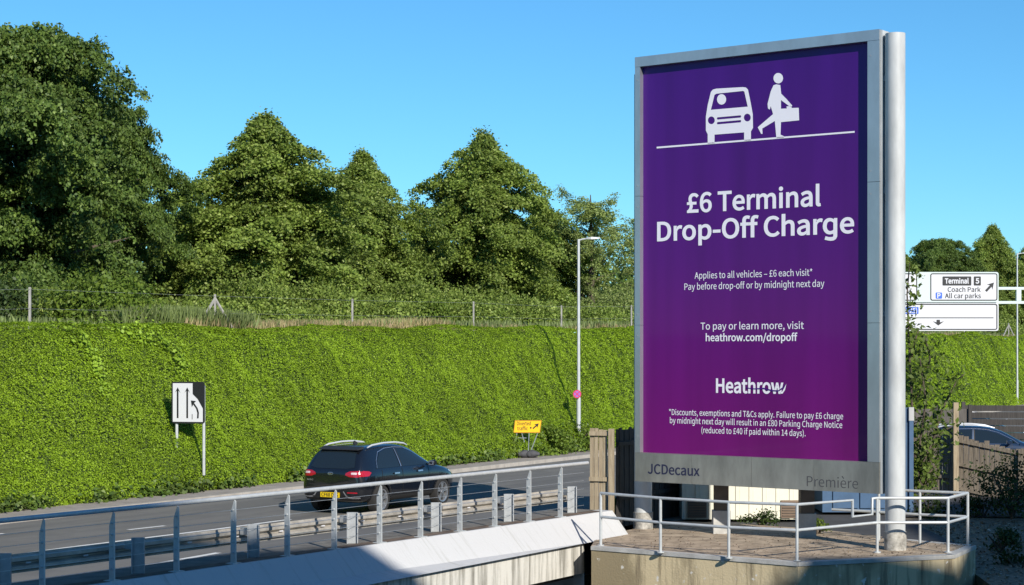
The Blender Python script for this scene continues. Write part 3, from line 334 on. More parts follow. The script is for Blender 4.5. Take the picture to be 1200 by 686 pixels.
M_post = bpy.data.materials.new('purple_poster'); M_post.use_nodes = True
_t = M_post.node_tree; _b = _t.nodes['Principled BSDF']
_tc = _t.nodes.new('ShaderNodeTexCoord'); _sx = _t.nodes.new('ShaderNodeSeparateXYZ'); _cr = _t.nodes.new('ShaderNodeValToRGB')
_t.links.new(_tc.outputs['Generated'], _sx.inputs[0]); _t.links.new(_sx.outputs['Z'], _cr.inputs[0])
_cr.color_ramp.elements[0].color = (.140, .004, .125, 1)
_cr.color_ramp.elements[1].color = (.048, .005, .17, 1)
_e = _cr.color_ramp.elements.new(.5); _e.color = (.078, .004, .155, 1)
_mp = _t.nodes.new('ShaderNodeMapping'); _mp.inputs['Scale'].default_value = (1.6, 1.6, .12); _t.links.new(_tc.outputs['Object'], _mp.inputs[0])  # streak reflections imitated as soft vertical bands in the poster's colour
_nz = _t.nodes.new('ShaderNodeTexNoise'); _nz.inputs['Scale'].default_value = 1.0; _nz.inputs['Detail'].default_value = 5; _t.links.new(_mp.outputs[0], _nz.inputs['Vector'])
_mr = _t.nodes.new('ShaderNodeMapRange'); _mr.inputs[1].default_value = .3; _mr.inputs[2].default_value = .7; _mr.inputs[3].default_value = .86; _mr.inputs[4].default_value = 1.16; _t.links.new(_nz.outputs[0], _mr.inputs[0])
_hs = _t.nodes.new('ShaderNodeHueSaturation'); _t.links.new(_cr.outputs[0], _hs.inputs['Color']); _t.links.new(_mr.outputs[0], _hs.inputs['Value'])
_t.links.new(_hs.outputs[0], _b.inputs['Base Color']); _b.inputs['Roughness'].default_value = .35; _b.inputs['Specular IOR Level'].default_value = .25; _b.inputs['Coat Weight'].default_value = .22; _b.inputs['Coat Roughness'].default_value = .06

# ------------------------------------------------------------------ ground, road, bank
RN = np.random.default_rng(5)
struct('ground', MB().add([(-3000,-3000,-6),(3000,-3000,-6),(3000,3000,-6),(-3000,3000,-6)], [(0,1,2,3)]), mat('service_road_concrete', (.36, .35, .33), .9, noise=.2, scale=.6))
def strip(s0, s1, n0, n1, z): return [P(s0, n0, z), P(s1, n0, z), P(s1, n1, z), P(s0, n1, z)]
# bridge deck and embankment carrying the road
S0, S1 = -60, 420
rd = MB()
rd.add(strip(S0, S1, 17.2, 29.9, 0), [(0,1,2,3)])
road = struct('road', rd, M_asph)
emb = MB(); q = strip(S0, S1, 17.2, 31.3, -.02); q2 = strip(S0, S1, 17.2, 31.3, -.75)
emb.add(q + q2, [(0,1,2,3),(4,5,6,7),(0,1,5,4),(1,2,6,5),(2,3,7,6),(3,0,4,7)])
struct('bridge_deck', emb, M_dark)
kb = MB()
for i in range(int((S1 - S0) / .92)):
    a = S0 + i * .92
    kb.add(strip(a, a + .91, 29.9, 30.04, .12) + strip(a, a + .91, 29.9, 30.04, -.01), [(0,1,2,3),(0,1,5,4),(1,2,6,5),(2,3,7,6),(3,0,4,7)])
struct('kerb', kb, M_kerb)
struct('footpath', MB().add(strip(S0, S1, 30.045, 31.7, .115), [(0,1,2,3)]), M_path)
# painted lines, laid on the road where the photograph has them
def ribbon(pts, wd, z=.005):
    mb = MB(); pts = [Vector((p.x, p.y, z)) for p in pts]
    vs = []
    for i, p in enumerate(pts):
        d = (pts[min(i+1, len(pts)-1)] - pts[max(i-1, 0)]).normalized(); n = Vector((-d.y, d.x, 0))
        vs += [p + n * wd / 2, p - n * wd / 2]
    return mb.add(vs, [(2*i, 2*i+1, 2*i+3, 2*i+2) for i in range(len(pts) - 1)])
pt_ = MB().add([P(37.5, 26.9, .003), P(43.5, 26.9, .003), P(43.5, 28.9, .003), P(37.5, 28.9, .003)], [(0,1,2,3)]); tag(pt_.build('road_patch', mat('newer_asphalt', (.085, .083, .08), .9, noise=.2, scale=3), road))
mk = [ribbon([G(-60,661), G(0,653), G(80,642), G(160,632), G(250,621), G(340,609)], .14),
      ribbon([G(142,667.5), G(165,664), G(195,659), G(240,651), G(256,648.2)], .15),
      ribbon([G(150,621.3), G(193,616.5)], .12), ribbon([G(-38,630), G(4,625.5)], .12)]
for m_ in mk: tag(m_.build('lane_marking', M_paint, road))
for k in range(5): tag(ribbon([P(62 + k * 9, 26.2), P(65 + k * 9, 26.2)], .12).build('lane_marking', M_paint, road))
tag(ribbon([P(61, 19.0), P(62.4, 30.0)], .10, .006).build('tar_joint', mat('tar', (.02, .02, .02), .6), road))

# planted bank beyond the road
def top_z(s): return 4.45 + .0095 * np.clip(s - 30, 0, 42) + .05 * np.sin(s * .37) + .04 * np.sin(s * .93 + 1)
BP = np.array([(31.25, .10), (31.2, .35), (31.45, .75), (31.95, 1.25), (32.35, 1.8), (32.95, 2.8), (33.5, 3.75), (33.85, 4.25), (34.3, 4.5), (35.0, 4.5)])
BT = np.concatenate([[0], np.cumsum(np.linalg.norm(np.diff(BP, axis=0), axis=1))]); BT /= BT[-1]
def nz2(x, y, seed=0):
    r = np.random.default_rng(seed); o = 0
    for k in range(14):
        a = r.uniform(0, 6.28); f = r.uniform(.3, 3.2); o = o + np.sin(x * f * np.cos(a) + y * f * np.sin(a) * 1.6 + r.uniform(0, 6.28)) / (.7 + f)
    return o / 4
def bank_xyz(s, t, out=0.):
    n = np.interp(t, BT, BP[:, 0]); z = np.interp(t, BT, BP[:, 1]) * top_z(s) / 4.5
    e = .02; dn = np.interp(t + e, BT, BP[:, 0]) - np.interp(t - e, BT, BP[:, 0]); dz = np.interp(t + e, BT, BP[:, 1]) - np.interp(t - e, BT, BP[:, 1])
    L = np.hypot(dn, dz) + 1e-6; un, uz = -dz / L, dn / L
    h = np.sin(np.clip(t, 0, 1) * math.pi) ** .4 * (nz2(s, t * 5.5, 3) * .26 + nz2(s * 3.1, t * 17, 4) * .14) + out
    n = n + un * h; z = z + uz * h
    X = np.stack([.5 * s - .866 * n, .866 * s + .5 * n, z], -1)
    Nn = np.stack([-.866 * un, .5 * un, uz], -1)
    return X, Nn
ss = np.arange(0, 200, .5); tt = np.linspace(0, 1, 26)
SS, TT = np.meshgrid(ss, tt, indexing='ij'); X, _ = bank_xyz(SS, TT, -.13)
a, b_ = SS.shape; idx = np.arange(a * b_).reshape(a, b_)
fc = np.stack([idx[:-1, :-1], idx[1:, :-1], idx[1:, 1:], idx[:-1, 1:]], -1).reshape(-1, 4)
tag(fast_mesh('bank', X.reshape(-1, 3), fc, M_bank), kind='structure')
pl = MB().add(strip(S0, 700, 34.6, 500, 4.38), [(0,1,2,3)]); pl.v[1] = tuple(P(700, 34.6, 4.8)); pl.v[2] = tuple(P(700, 500, 4.8))
struct('plateau', pl, M_grassground)
bt = MB(); bt.add([P(S0, 31.3, 0), P(0.3, 31.3, 0), P(.3, 34.6, 4.38), P(S0, 34.6, 4.38)], [(0,1,2,3)]); bt.add([P(199, 31.3, 0), P(700, 31.3, 0), P(700, 34.6, 4.8), P(199, 34.6, 4.7)], [(0,1,2,3)])
struct('far_bank', bt, M_bank)

M_cover = leafmat('ground_cover_leaf', (.215, .335, .016), (.295, .435, .022), (.37, .51, .05), trans=.34, vr=.16)
def cover(n, lo, hi, size):
    s = RN.uniform(lo, hi, n); t = RN.uniform(0, .97, n)
    hol = nz2(s * 2.4, t * 15, 8) + RN.normal(size=n) * .12; kp = hol < 1.5; s, t = s[kp], t[kp]; n = len(s)
    C, N = bank_xyz(s, t, RN.uniform(-.01, .06, n))
    bias = N * .6 + np.array([0, 0, .55])
    return leaves(C, size, RN, bias, .82, .5, droop=.9)
V = np.concatenate([cover(330000, 22, 62, .062), cover(190000, 62, 105, .085), cover(90000, 105, 165, .125)])
tag(leaf_obj('ground_cover', V, M_cover), 'dense lime green creeping ground cover on the bank', None, None, 'stuff')

# ------------------------------------------------------------------ near side: terrace, walls, yard, lower parts
T = [G(693, 641), G(935, 660), G(1118, 651), G(1143, 640)]
Tback = [G(1082, 634.5), G(1040, 630), G(960, 620.5), G(860, 614), Vector((2.2, 41.5, 0))]
tp = [(p.x, p.y) for p in T + Tback]
struct('terrace', MB().prism([(p[0] * .998, p[1] + .06) for p in tp], -.06, 0), M_terr)
rw = MB()
inn = [(p[0], p[1]) for p in tp]
rw.prism(tp, -6.2, -.065)
wall = tag(rw.build('retaining_wall', M_wall), 'stained concrete retaining wall below the terrace railing', 'wall')
cp = MB()
edge = [T[0], T[1], T[2], T[3], Tback[0], Tback[1]]
for i in range(len(edge) - 1):
    a, b = edge[i], edge[i+1]; d = (b - a).normalized(); n = Vector((-d.y, d.x, 0))
    d0 = -n * .02; 
    cp.add([a + d0 + Vector((0,0,-.06)), b + d0 + Vector((0,0,-.06)), b + n*.17 + Vector((0,0,-.06)), a + n*.17 + Vector((0,0,-.06)),
            a + d0 + Vector((0,0,.012)), b + d0 + Vector((0,0,.012)), b + n*.17 + Vector((0,0,.012)), a + n*.17 + Vector((0,0,.012))],
           [(3,2,1,0),(4,5,6,7),(0,1,5,4),(1,2,6,5),(2,3,7,6),(3,0,4,7)])
cp.build('coping', M_cope, wall)
# yard to the right and behind
struct('yard', MB().add([(9.2, 24, -1.3), (60, 24, -1.3), (60, 42.6, -.1), (9.2, 42.6, -.1)], [(0,1,2,3)]), M_litter)
struct('yard_paving', MB().add([(2.2, 41, -.07), (6.0, 36.6, -.07), (9.2, 35.6, -.12), (9.2, 42.61, -.07), (60, 42.61, -.07), P(400, 17.15, -.07), P(38, 17.15, -.07)], [(0,1,2,3,4,5,6)]), M_asph2)
yb = MB().add([(9.2, 24, -1.3), (9.2, 42.6, -.1), (9.2, 42.6, -6), (9.2, 24, -6)], [(0,1,2,3)]).add([(9.2, 24, -1.3), (60, 24, -1.3), (60, 24, -6), (9.2, 24, -6)], [(0,1,2,3)])
struct('yard_bank', yb, M_soil)

# bridge parapet: sloped white face
PD = Vector((.563, .826, 0)).normalized(); PN = Vector((PD.y, -PD.x, 0)); Q1 = Vector((.99, 36.6, .48))
def PQ(t, o, z): v = Q1 + PD * t + PN * o; v.z = z; return v
pe0 = -40
par = thing('bridge_parapet', 'white painted concrete bridge parapet with sloped face below the cable railing', 'parapet')
end_a = at(713, 599, 38.6); end_b = G(735, 627, .0); end_c = G(695, 636, .0)
lowL, lowR = G(487, 675, -.02), G(693, 635.5, -.02)
ld = (lowR - lowL).normalized(); lowS = lowR - ld * 45; 
tr0 = PQ(pe0, -.26, .48); ti0 = PQ(pe0, .09, .48); ti1 = PQ(1.9, .09, .48); tr1 = PQ(1.9, -.26, .48)
lw1 = G(737, 627.5, -.02)
mb = MB()
# top ledge, sloped face, end face
mb.add([tr0, tr1, ti1, ti0], [(0,1,2,3)])
mb.add([ti0, PQ(0, .09, .48), lowR, lowS], [(0,1,2,3)])
mb.add([PQ(0, .09, .48), ti1, lw1, lowR], [(0,1,2,3)])
mb.add([ti1, tr1, Vector((tr1.x, tr1.y, -.05)), lw1], [(0,1,2,3)])
mb.add([tr0, tr1, Vector((tr1.x, tr1.y, -.05)), Vector((tr0.x, tr0.y, -.05))], [(0,1,2,3)])
mb.build('coping', M_para, par)
ins = Vector((-ld.y, ld.x, 0)) * .10
fa, fb = lowS + ins, lowR + ins - ld * .12
mb = MB(); dz = Vector((0, 0, -.62)); bk = Vector((-ld.y, ld.x, 0)) * 1.4; up = Vector((0, 0, .02))
mb.add([fa + up, fb + up, fb + dz, fa + dz, fa + dz + bk, fb + dz + bk, fb + bk + up, fa + bk + up], [(0,1,2,3), (3,2,5,4), (1,6,5,2), (0,3,4,7)])
mb.build('edge_beam', M_para2, par)
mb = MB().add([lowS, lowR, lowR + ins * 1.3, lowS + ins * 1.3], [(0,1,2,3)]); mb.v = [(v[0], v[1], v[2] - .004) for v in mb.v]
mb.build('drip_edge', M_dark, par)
# abutment below the bridge end
ab = MB(); c0 = fb + Vector((0,0,-.62)); 
ab.add([fb + PN*.0 + Vector((0,0,-.6)), fb + bk * 8 + Vector((0,0,-.6)), fb + bk * 8 + Vector((0,0,-6)), fb + Vector((0,0,-6))], [(0,1,2,3)])
tag(ab.build('abutment', M_cope), 'pale concrete abutment wall under the end of the white parapet', 'wall')
# dirt on the ledge
struct('ledge_dirt', MB().add([PQ(pe0, -.25, .485), PQ(1.6, -.25, .485), PQ(1.6, .035, .485), PQ(pe0, .035, .485)], [(0,1,2,3)]), mat('ledge_grit', (.12, .085, .06), .95, noise=.5, scale=5))

# cable railing
TS = [0, -1.155, -2.345, -3.497, -4.718, -5.915, -7.157, -8.364, -9.65, -10.92, -12.245, -13.57, -14.9, -16.2, -17.5, -18.8]
rail = thing('cable_railing', 'galvanised railing with flat pointed posts and thin cables along the white parapet', 'railing', Q1)
rl = MB().tube([PQ(-21, .0, 1.535) - Q1, PQ(1.05, .0, 1.535) - Q1], .036, 12)
rl.build('top_rail', M_galvw, rail, smooth=True)
for t in TS:
    o = PQ(t, .0, .48) - Q1; mb = MB(); h = .012
    prof = [(-.06, 0), (.05, 0), (.045, 1.0), (.02, 1.02), (-.055, .82)]
    mb.loft([[o + PN * a + PD * -h + Vector((0,0,z)) for a, z in prof], [o + PN * a + PD * h + Vector((0,0,z)) for a, z in prof]])
    mb.box(o + Vector((0,0,.008)), (.2, .16, .016), Matrix.Rotation(math.atan2(PD.y, PD.x), 3, 'Z'))
    for z in (.18, .35, .52, .69, .86): mb.tube([o + PD * -.03 + Vector((0,0,z)), o + PD * .03 + Vector((0,0,z))], .016, 8)
    mb.build('post', M_galvw, rail)
for z in (.18, .35, .52, .69, .86):
    MB().tube([PQ(-21, .0, .48 + z) - Q1, PQ(.9, .0, .48 + z) - Q1], .0035, 5).build('cable', M_galv, rail)

# vehicle guard rail behind it
gr = thing('guard_rail', 'corrugated steel crash barrier with stubby posts behind the cable railing', 'barrier')
W = [(.02,.30),(.02,.33),(.085,.36),(.085,.42),(.0,.455),(.0,.475),(.085,.51),(.085,.57),(.02,.60),(.02,.63)]
s0, s1 = -34, 1.6
vg = MB().add([PQ(-60, -.262, .47), PQ(1.9, -.262, .47), PQ(1.9, -1.12, .47), PQ(-60, -1.12, .47), PQ(-60, -1.14, 0), PQ(1.9, -1.14, 0), PQ(1.9, -.262, 0)], [(0,1,2,3), (3,2,5,4), (1,6,5,2)])
struct('verge', vg, mat('verge_tarmac', (.15, .14, .125), .9, noise=.3, scale=2.5, bump=.3))
ring = lambda s: [PQ(s, -.74 - (.085 - a), .40 + z * .85) for a, z in W] + [PQ(s, -.748 - (.085 - a), .40 + z * .85) for a, z in W[::-1]]
MB().loft([ring(s0), ring(s1)]).build('beam', M_beam, gr)
for x in (5, 162, 297, 413, 511, 596, 670):
    k = (x - 600) / F; q0 = PQ(0, -.42, .47); t = (k * q0.y - q0.x) / (PD.x - k * PD.y); p = q0 + PD * t; mb = MB()
    M3 = Matrix.Rotation(math.atan2(PD.y, PD.x) - R(50), 3, 'Z')
    mb.box(p + Vector((0,0,.26)), (.17, .02, .58), M3); 
    for sg in (-1, 1): mb.box(p + M3 @ Vector((sg * .09, -.03, 0)) + Vector((0,0,.26)), (.02, .08, .58), M3)
    mb.box(p + PN * -.16 + Vector((0,0,.42)), (.06, .22, .12), Matrix.Rotation(math.atan2(PD.y, PD.x), 3, 'Z'))
    mb.build('post', M_galv, gr)
for i in range(30):
    MB().box(PQ(s0 + 1 + i * 1.1, -.725, .80), (.09, .012, .02), Matrix.Rotation(math.atan2(PD.y, PD.x), 3, 'Z')).build('white_stud', M_signw, gr)  # small solid white bars on the face of the beam

# ------------------------------------------------------------------ the billboard
BL = Vector((2.65, 38.4, 0)); BR = Vector((7.19, 35.0, 0)); bu = (BR - BL).normalized(); bn = Vector((bu.y, -bu.x, 0)); BW = (BR - BL).length
def UV(x, y, off=0.):
    """photo pixel -> (u, v) on the poster plane"""
    k = (x - 600) / F; o = BL + bn * off
    t = (k * o.y - o.x) / (bu.x - k * bu.y); d = o.y + bu.y * t
    return t, CZ - (y - HZ) / F * d
bb = thing('billboard', 'tall purple advertising billboard in a grey metal frame on white tubular posts', 'billboard', BL)
def BP3(u, v, off): return BL * 0 + bu * u + bn * off + Vector((0, 0, v))
def slab(mb, u0, u1, v0, v1, o0, o1):
    return mb.add([BP3(u0,v0,o0), BP3(u1,v0,o0), BP3(u1,v0,o1), BP3(u0,v0,o1), BP3(u0,v1,o0), BP3(u1,v1,o0), BP3(u1,v1,o1), BP3(u0,v1,o1)],
           [(3,2,1,0),(4,5,6,7),(0,1,5,4),(1,2,6,5),(2,3,7,6),(3,0,4,7)])
VB, VT = 1.085, 10.16; PB = 1.70; PT = 9.95
REC = .02
slab(MB(), .05, BW - .05, VB + .05, VT - .05, -.42, -.13).build('cabinet', M_alu, bb)
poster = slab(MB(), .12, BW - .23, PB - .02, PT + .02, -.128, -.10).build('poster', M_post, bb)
for ua, ub_ in ((0, .128), (BW - .255, BW)):
    for va, vb in ((PB + .004, 4.42), (4.428, 7.18), (7.188, VT - .214)): slab(MB(), ua, ub_, va, vb, -.40, .03).build('frame_side', M_alu, bb)
    for va in (PB + .35, 4.2, 4.65, 6.95, 7.4, VT - .5): MB().tube([BP3(ua + .06, va, .028), BP3(ua + .06, va, .036)], .018, 10).build('bolt_head', M_galv, bb)
slab(MB(), 0, BW, VT - .21, VT, -.42, .035).build('frame_top', M_alu, bb)
fa_ = MB()
for i in range(4): slab(fa_, BW * i / 4 + .003, BW * (i+1) / 4 - .003, VB, PB, -.40, .034)
fascia = fa_.build('fascia', M_fascia, bb)
# white edge strip beside the right stile
slab(MB(), BW + .004, BW + .05, VB, VT - .02, -.3, .0).build('edge_strip', M_polew, bb)
for (x, y, ztop) in ((2.86, 39.1, 9.9), (7.47, 34.93, 10.06)):
    p = Vector((x, y, 0)) - BL
    po = MB().tube([p + Vector((0,0,.0)), p + Vector((0,0,ztop))], .195, 28).build('support_post', M_polew, bb, smooth=True)
    MB().tube([p + Vector((0,0,-.02)), p + Vector((0,0,.36))], .215, 24).build('post_base', M_polebase, po, smooth=True)
    if x > 5:
        for z in (2.2, 4.6, 7.0, 9.2): MB().box(p + Vector((-.2, .12, z)), (.2, .08, .1)).build('bracket', M_alu, po)
for (x, y) in ((845, 625), (945, 629)):
    g = G(x, y); p = g - BL
    lg = MB().box(p + Vector((0,0,.9)), (.29, .29, 1.8)).build('support_leg', M_brown, bb)
    MB().box(p + Vector((0,0,.24)), (.36, .34, .5)).build('leg_plinth', M_cope, lg)
def put_text(name, t, xl, xr, y, cap_px, m, par_, off, bold=0, cond=1., w_=True):
    """a line of text between photo columns xl and xr with its baseline at row y in the middle"""
    u0, _ = UV(xl, y, off); u1, _ = UV(xr, y, off); uc, vc = UV((xl + xr) / 2, y, off)
    k = ((xl + xr) / 2 - 600) / F; d = BL.y + bu.y * uc; cap = cap_px / F * d
    me = flat(text_polys(t, cap, bold, u1 - u0, cond=cond))
    return plane_put(name, me, m, par_, Vector((0,0,0)), bu, (0,0,1), (u0 + u1) / 2, vc, off)
OF = -.094
put_text('headline', '£6 Terminal', 805, 962, 245, 22.3, M_white, poster, OF, 17)
put_text('headline', 'Drop-Off Charge', 770, 1001, 277.5, 22.3, M_white, poster, OF, 17)
put_text('body_text', 'Applies to all vehicles – £6 each visit*', 814, 952, 325, 7.6, M_white, poster, OF, 3)
put_text('body_text', 'Pay before drop-off or by midnight next day', 802, 966, 338, 7.6, M_white, poster, OF, 3)
put_text('body_text', 'To pay or learn more, visit', 821, 942, 386, 8.2, M_white, poster, OF, 5)
put_text('body_text', 'heathrow.com/dropoff', 827, 934.5, 399.7, 8.4, M_white, poster, OF, 15)
put_text('small_print', '*Discounts, exemptions and T&Cs apply. Failure to pay £6 charge', 784, 988, 489, 6.9, M_white, poster, OF, 4)
put_text('small_print', 'by midnight next day will result in an £80 Parking Charge Notice', 785, 987, 499, 6.9, M_white, poster, OF, 4)
put_text('small_print', '(reduced to £40 if paid within 14 days).', 822, 944, 509.5, 6.9, M_white, poster, OF, 4)
put_text('logo_lettering', 'Heathrow', 839, 918, 460.6, 16.0, M_white, poster, OF, 20, cond=.9)
# the wave cut through the logo and its tail
def on_poster(name, polys, m, off): return plane_put(name, flat(polys), m, poster, Vector((0,0,0)), bu, (0,0,1), 0, 0, off)
up_ = [UV(x, y, OF) for x, y in ((874,454.2),(884,455.3),(895,454.6),(905,457.2),(912,457.6),(918,453.5),(920,450))]
dn_ = [UV(x, y, OF) for x, y in ((920,452.2),(918,455.8),(912,459.2),(905,458.8),(895,456.4),(884,456.6),(874,455.2))]
on_poster('logo_wave', [up_ + dn_], M_post, OF + .004)
on_poster('logo_tail', [[UV(x, y, OF) for x, y in ((913,461.5),(917,458.6),(921.5,450),(920,457),(917,461.5))]], M_white, OF)
Z = lambda pts: [UV(740 + x / 3.75, 70 + y / 3.75, OF) for x, y in pts]
def zc(x, y, rx, ry): return Z(circle(x, y, rx, ry))
on_poster('pictogram_line', [[UV(769.5,172.2,OF), UV(1001.5,153.7,OF), UV(1001.5,155.7,OF), UV(769.5,174.2,OF)]], M_white, OF)
car_o = [(358,132),(372,128),(490,121),(503,123),(512,132),(524,190),(533,240),(534,300),(525,316),(525,357),(495,359),(495,320),(365,330),(365,369),(335,371),(335,328),(327,312),(327,250),(335,200),(349,142)]
win = [(374,150),(490,138),(496,141),(511,207),(349,221),(365,155)]
bars = [[(378,254),(480,245),(482,249),(480,255),(378,264),(375,259)], [(378,275),(480,266),(482,270),(480,276),(378,285),(375,280)]]
on_poster('pictogram_car', [Z(car_o), Z(win), zc(351,267,15,17), zc(509,255,15,17)] + [Z(b) for b in bars], M_white, OF)
on_poster('pictogram_driver', [zc(396,175,20,23)], M_white, OF)
man = [(624,113),(636,109),(654,112),(658,150),(680,172),(707,203),(699,209),(657,178),(657,216),(683,215),(681,206),(703,204),(704,213),(735,212),(737,267),(657,275),(655,330),(672,338),(668,345),(637,347),(630,270),(575,303),(576,326),(570,327),(555,298),(560,293),(622,240),(620,232),(612,205),(608,220),(600,215),(598,195),(612,140)]
on_poster('pictogram_person', [Z(man), zc(645,82,21,23)], M_white, OF)
put_text('maker_lettering', 'JCDecaux', 759, 820, 556.5, 11.2, M_navy, fascia, .038, 14)
put_text('maker_lettering', 'Première', 945.5, 1005.5, 571.5, 12.0, M_grlet, fascia, .038, -4)

# ------------------------------------------------------------------ tube railing on the terrace
tr_ = thing('tube_railing', 'grey galvanised tube railing around the concrete terrace edge', 'railing', T[1])
rp = [G(704,640), G(774,648), G(854,654.5), G(934,658.5), G(1028,648), G(1111,648), G(1134,640)]
H1, H2 = 1.05, .58
o_ = T[1]
up = lambda p, z: p - o_ + Vector((0, 0, z))
for p in rp: MB().tube([up(p, 0), up(p, H1)], .029, 10).tube([up(p, 0), up(p, .025)], .07, 12).build('post', M_galvw, tr_, smooth=True)
jog0 = at(1000, 586, 36.5) ; d4, d5 = rp[3], rp[4]
def on45(x):
    k = (x - 600) / F; dr = d5 - d4; t = (k * d4.y - d4.x) / (dr.x - k * dr.y); return d4 + dr * t
j0, j1 = on45(999), on45(1022)
top = [up(p, H1) for p in rp[:4]] + [up(j0, H1), up(j0, H1 - .31), up(j1, H1 - .31), up(j1, H1)] + [up(p, H1) for p in rp[4:]]
back = [G(1078, 637), G(1030, 633.5)]
top += [up(p, H1) for p in back]
MB().tube(top, .029, 10).build('top_rail', M_galvw, tr_, smooth=True)
MB().tube([up(p, H2) for p in rp + back + [G(975, 630)]], .029, 10).build('middle_rail', M_galvw, tr_, smooth=True)
for p in back: MB().tube([up(p, 0), up(p, H1)], .029, 10).build('post', M_galvw, tr_, smooth=True)

# ------------------------------------------------------------------ timber fences and sheds behind
def rail_bar(mb, a, b, n, wd, ht):
    up_ = Vector((0, 0, ht / 2)); w_ = n * wd / 2
    return mb.loft([[p + w_ + up_, p - w_ + up_, p - w_ - up_, p + w_ - up_] for p in (a, b)])
def board_fence(name, label, pts, h, m, bw=.13, rails=(.3, .85), post=True, front=1, cat='fence', ragged=.03, z0=0.):
    th = thing(name, label, cat, Vector((pts[0].x, pts[0].y, 0))); pts = [Vector(p) for p in pts]; P0 = Vector((pts[0].x, pts[0].y, 0))
    bd = MB(); rnd = random.Random(len(label))
    for a, b in zip(pts[:-1], pts[1:]):
        za, zb = a.z, b.z; a = Vector((a.x, a.y, 0)); b = Vector((b.x, b.y, 0)); d = b - a; L = d.length; d.normalize(); n = Vector((d.y, -d.x, 0)); k = int(L / bw); ang = math.atan2(d.y, d.x)
        for i in range(k):
            hh = h + rnd.uniform(-ragged, ragged)
            bd.box(a - P0 + d * (i + .5) * L / k + n * (.012 if i % 2 else 0) + Vector((0,0,za + (zb - za) * (i + .5) / k + hh/2)), (L / k - .012, .02, hh), Matrix.Rotation(ang + rnd.uniform(-.02, .02), 3, 'Z'))
        for f in rails:
            rail_bar(MB(), a - P0 + n * .045 * front + Vector((0,0,za + h * f)), b - P0 + n * .045 * front + Vector((0,0,zb + h * f)), n, .05, .09).build('rail', m, th)
        if post:
            MB().box(b - P0 + n * .07 * front + Vector((0,0,zb + h * .505)), (.11, .1, h * 1.01), Matrix.Rotation(ang, 3, 'Z')).build('post', m, th)
    bd.build('boards', m, th)
    return th
f0 = Vector((1.70, 39.15, 0)); f1 = Vector((2.18, 39.0, 0))
board_fence('board_fence', 'narrow pale timber fence panel at the end of the cable railing', [f0, f1], 2.16, M_wood, .1, (.5, .96), z0=0)
board_fence('board_fence', 'dark stained board fence running behind the left billboard post', [Vector((2.28, 39.25, 0)), Vector((2.9, 40.4, 0)), Vector((3.9, 42.0, 0)), Vector((5.4, 45.5, 0))], 2.16, M_wooddk, .12)  # timber colour carries the billboard's shade on this fence
board_fence('board_fence', 'grey weathered board fence with a tall post beyond the terrace railing', [Vector((10.6, 49.7, 0)), Vector((12.0, 48.85, 0))], 1.76, M_wood2, .13, (.25, .8), ragged=.05)
board_fence('board_fence', 'grey weathered board fence leading past the dark bush at right', [Vector((12.15, 48.75, -.02)), Vector((13.65, 48.05, -.34)), Vector((15.6, 47.1, -.75))], 1.56, M_wood2, .13, (.1, .52, .93), ragged=.05)
MB_ = MB().box(Vector((12.02, 48.55, 1.22)), (.14, .12, 2.5)); tag(MB_.build('fence_post', M_wood, None), 'tall pale timber post where the two grey board fences meet', 'post')
# slatted dark fence by the road
sf = thing('slat_fence', 'dark brown horizontal slat fence in front of the bank at far right', 'fence', (15.6, 62, 0))
sl = MB(); a, b = Vector((0, 0, 0)), Vector((9, -1.2, 0)); d = (b - a).normalized()
for k in range(8): sl.box((a + b) / 2 + Vector((0,0,.2 + k * .24)), (b.length, .03, .2), Matrix.Rotation(math.atan2(d.y, d.x), 3, 'Z'))
sl.build('slats', M_wooddk, sf)
for t in range(5): MB().box(a + (b - a) * t / 4 + Vector((0, -.06, 1.05)), (.12, .1, 2.1)).build('post', M_wooddk, sf)
pf = thing('panel_fence', 'dark vertical panel fence between the parked car and the slat fence', 'fence', (13.2, 60.5, 0))
MB().box(Vector((1.1, 0, .95)), (2.3, .04, 1.9)).build('panel', mat('grey_stained_timber', (.1, .09, .08), .85, noise=.3, scale=4, stretch=(6, 6, .5)), pf)
for x in (0, 1.1, 2.25): MB().box(Vector((x, -.06, 1.02)), (.12, .1, 2.05)).build('post', M_wooddk, pf)

hut = thing('equipment_hut', 'cream corrugated equipment hut with brown louvres seen below the billboard', 'hut', (3.9, 41.2, 0))
hb = MB(); n_ = 27
for i in range(n_):
    x0 = 2.78 * i / n_; hb.box(Vector((x0 + 2.78 / n_ / 2, .02 if i % 3 else .0, 1.25)), (2.78 / n_ - (.0 if i % 3 else .012), .04, 2.5))
hb.box(Vector((1.39, 1.0, 1.25)), (2.74, 1.9, 2.48)); hb.build('wall', M_cream, hut)
MB().box(Vector((1.39, .95, 2.56)), (3.0, 2.3, .1)).build('roof', M_alu, hut)
for x in (.35, 2.5):
    vt = MB().box(Vector((x, -.03, .24)), (.44, .05, .40)).build('vent', M_vent, hut)
    lv = MB()
    for k in range(6): lv.box(Vector((x, -.06, .09 + k * .06)), (.38, .03, .02))
    lv.build('louvre', M_brown, vt)
st = thing('steel_cabin', 'blue painted steel cabin behind the right billboard post', 'cabin', (7.45, 43.0, 0))
MB().box(Vector((1.05, 1.2, 1.25)), (2.1, 2.4, 2.5)).build('wall', M_bluebox, st)
MB().box(Vector((2.12, -.02, 1.1)), (.1, .1, 2.2)).build('corner_post', M_bluebox, st); MB().box(Vector((2.12, -.02, 2.36)), (.12, .12, .32)).build('corner_cap', M_polew, st)
for x in (.55, 1.2): 
    dd = MB().box(Vector((x, -.02, 1.1)), (.6, .04, 2.0)).build('door', M_bluebox, st)
    MB().box(Vector((x + .22, -.05, .95)), (.05, .05, .3)).build('handle', M_black, dd)

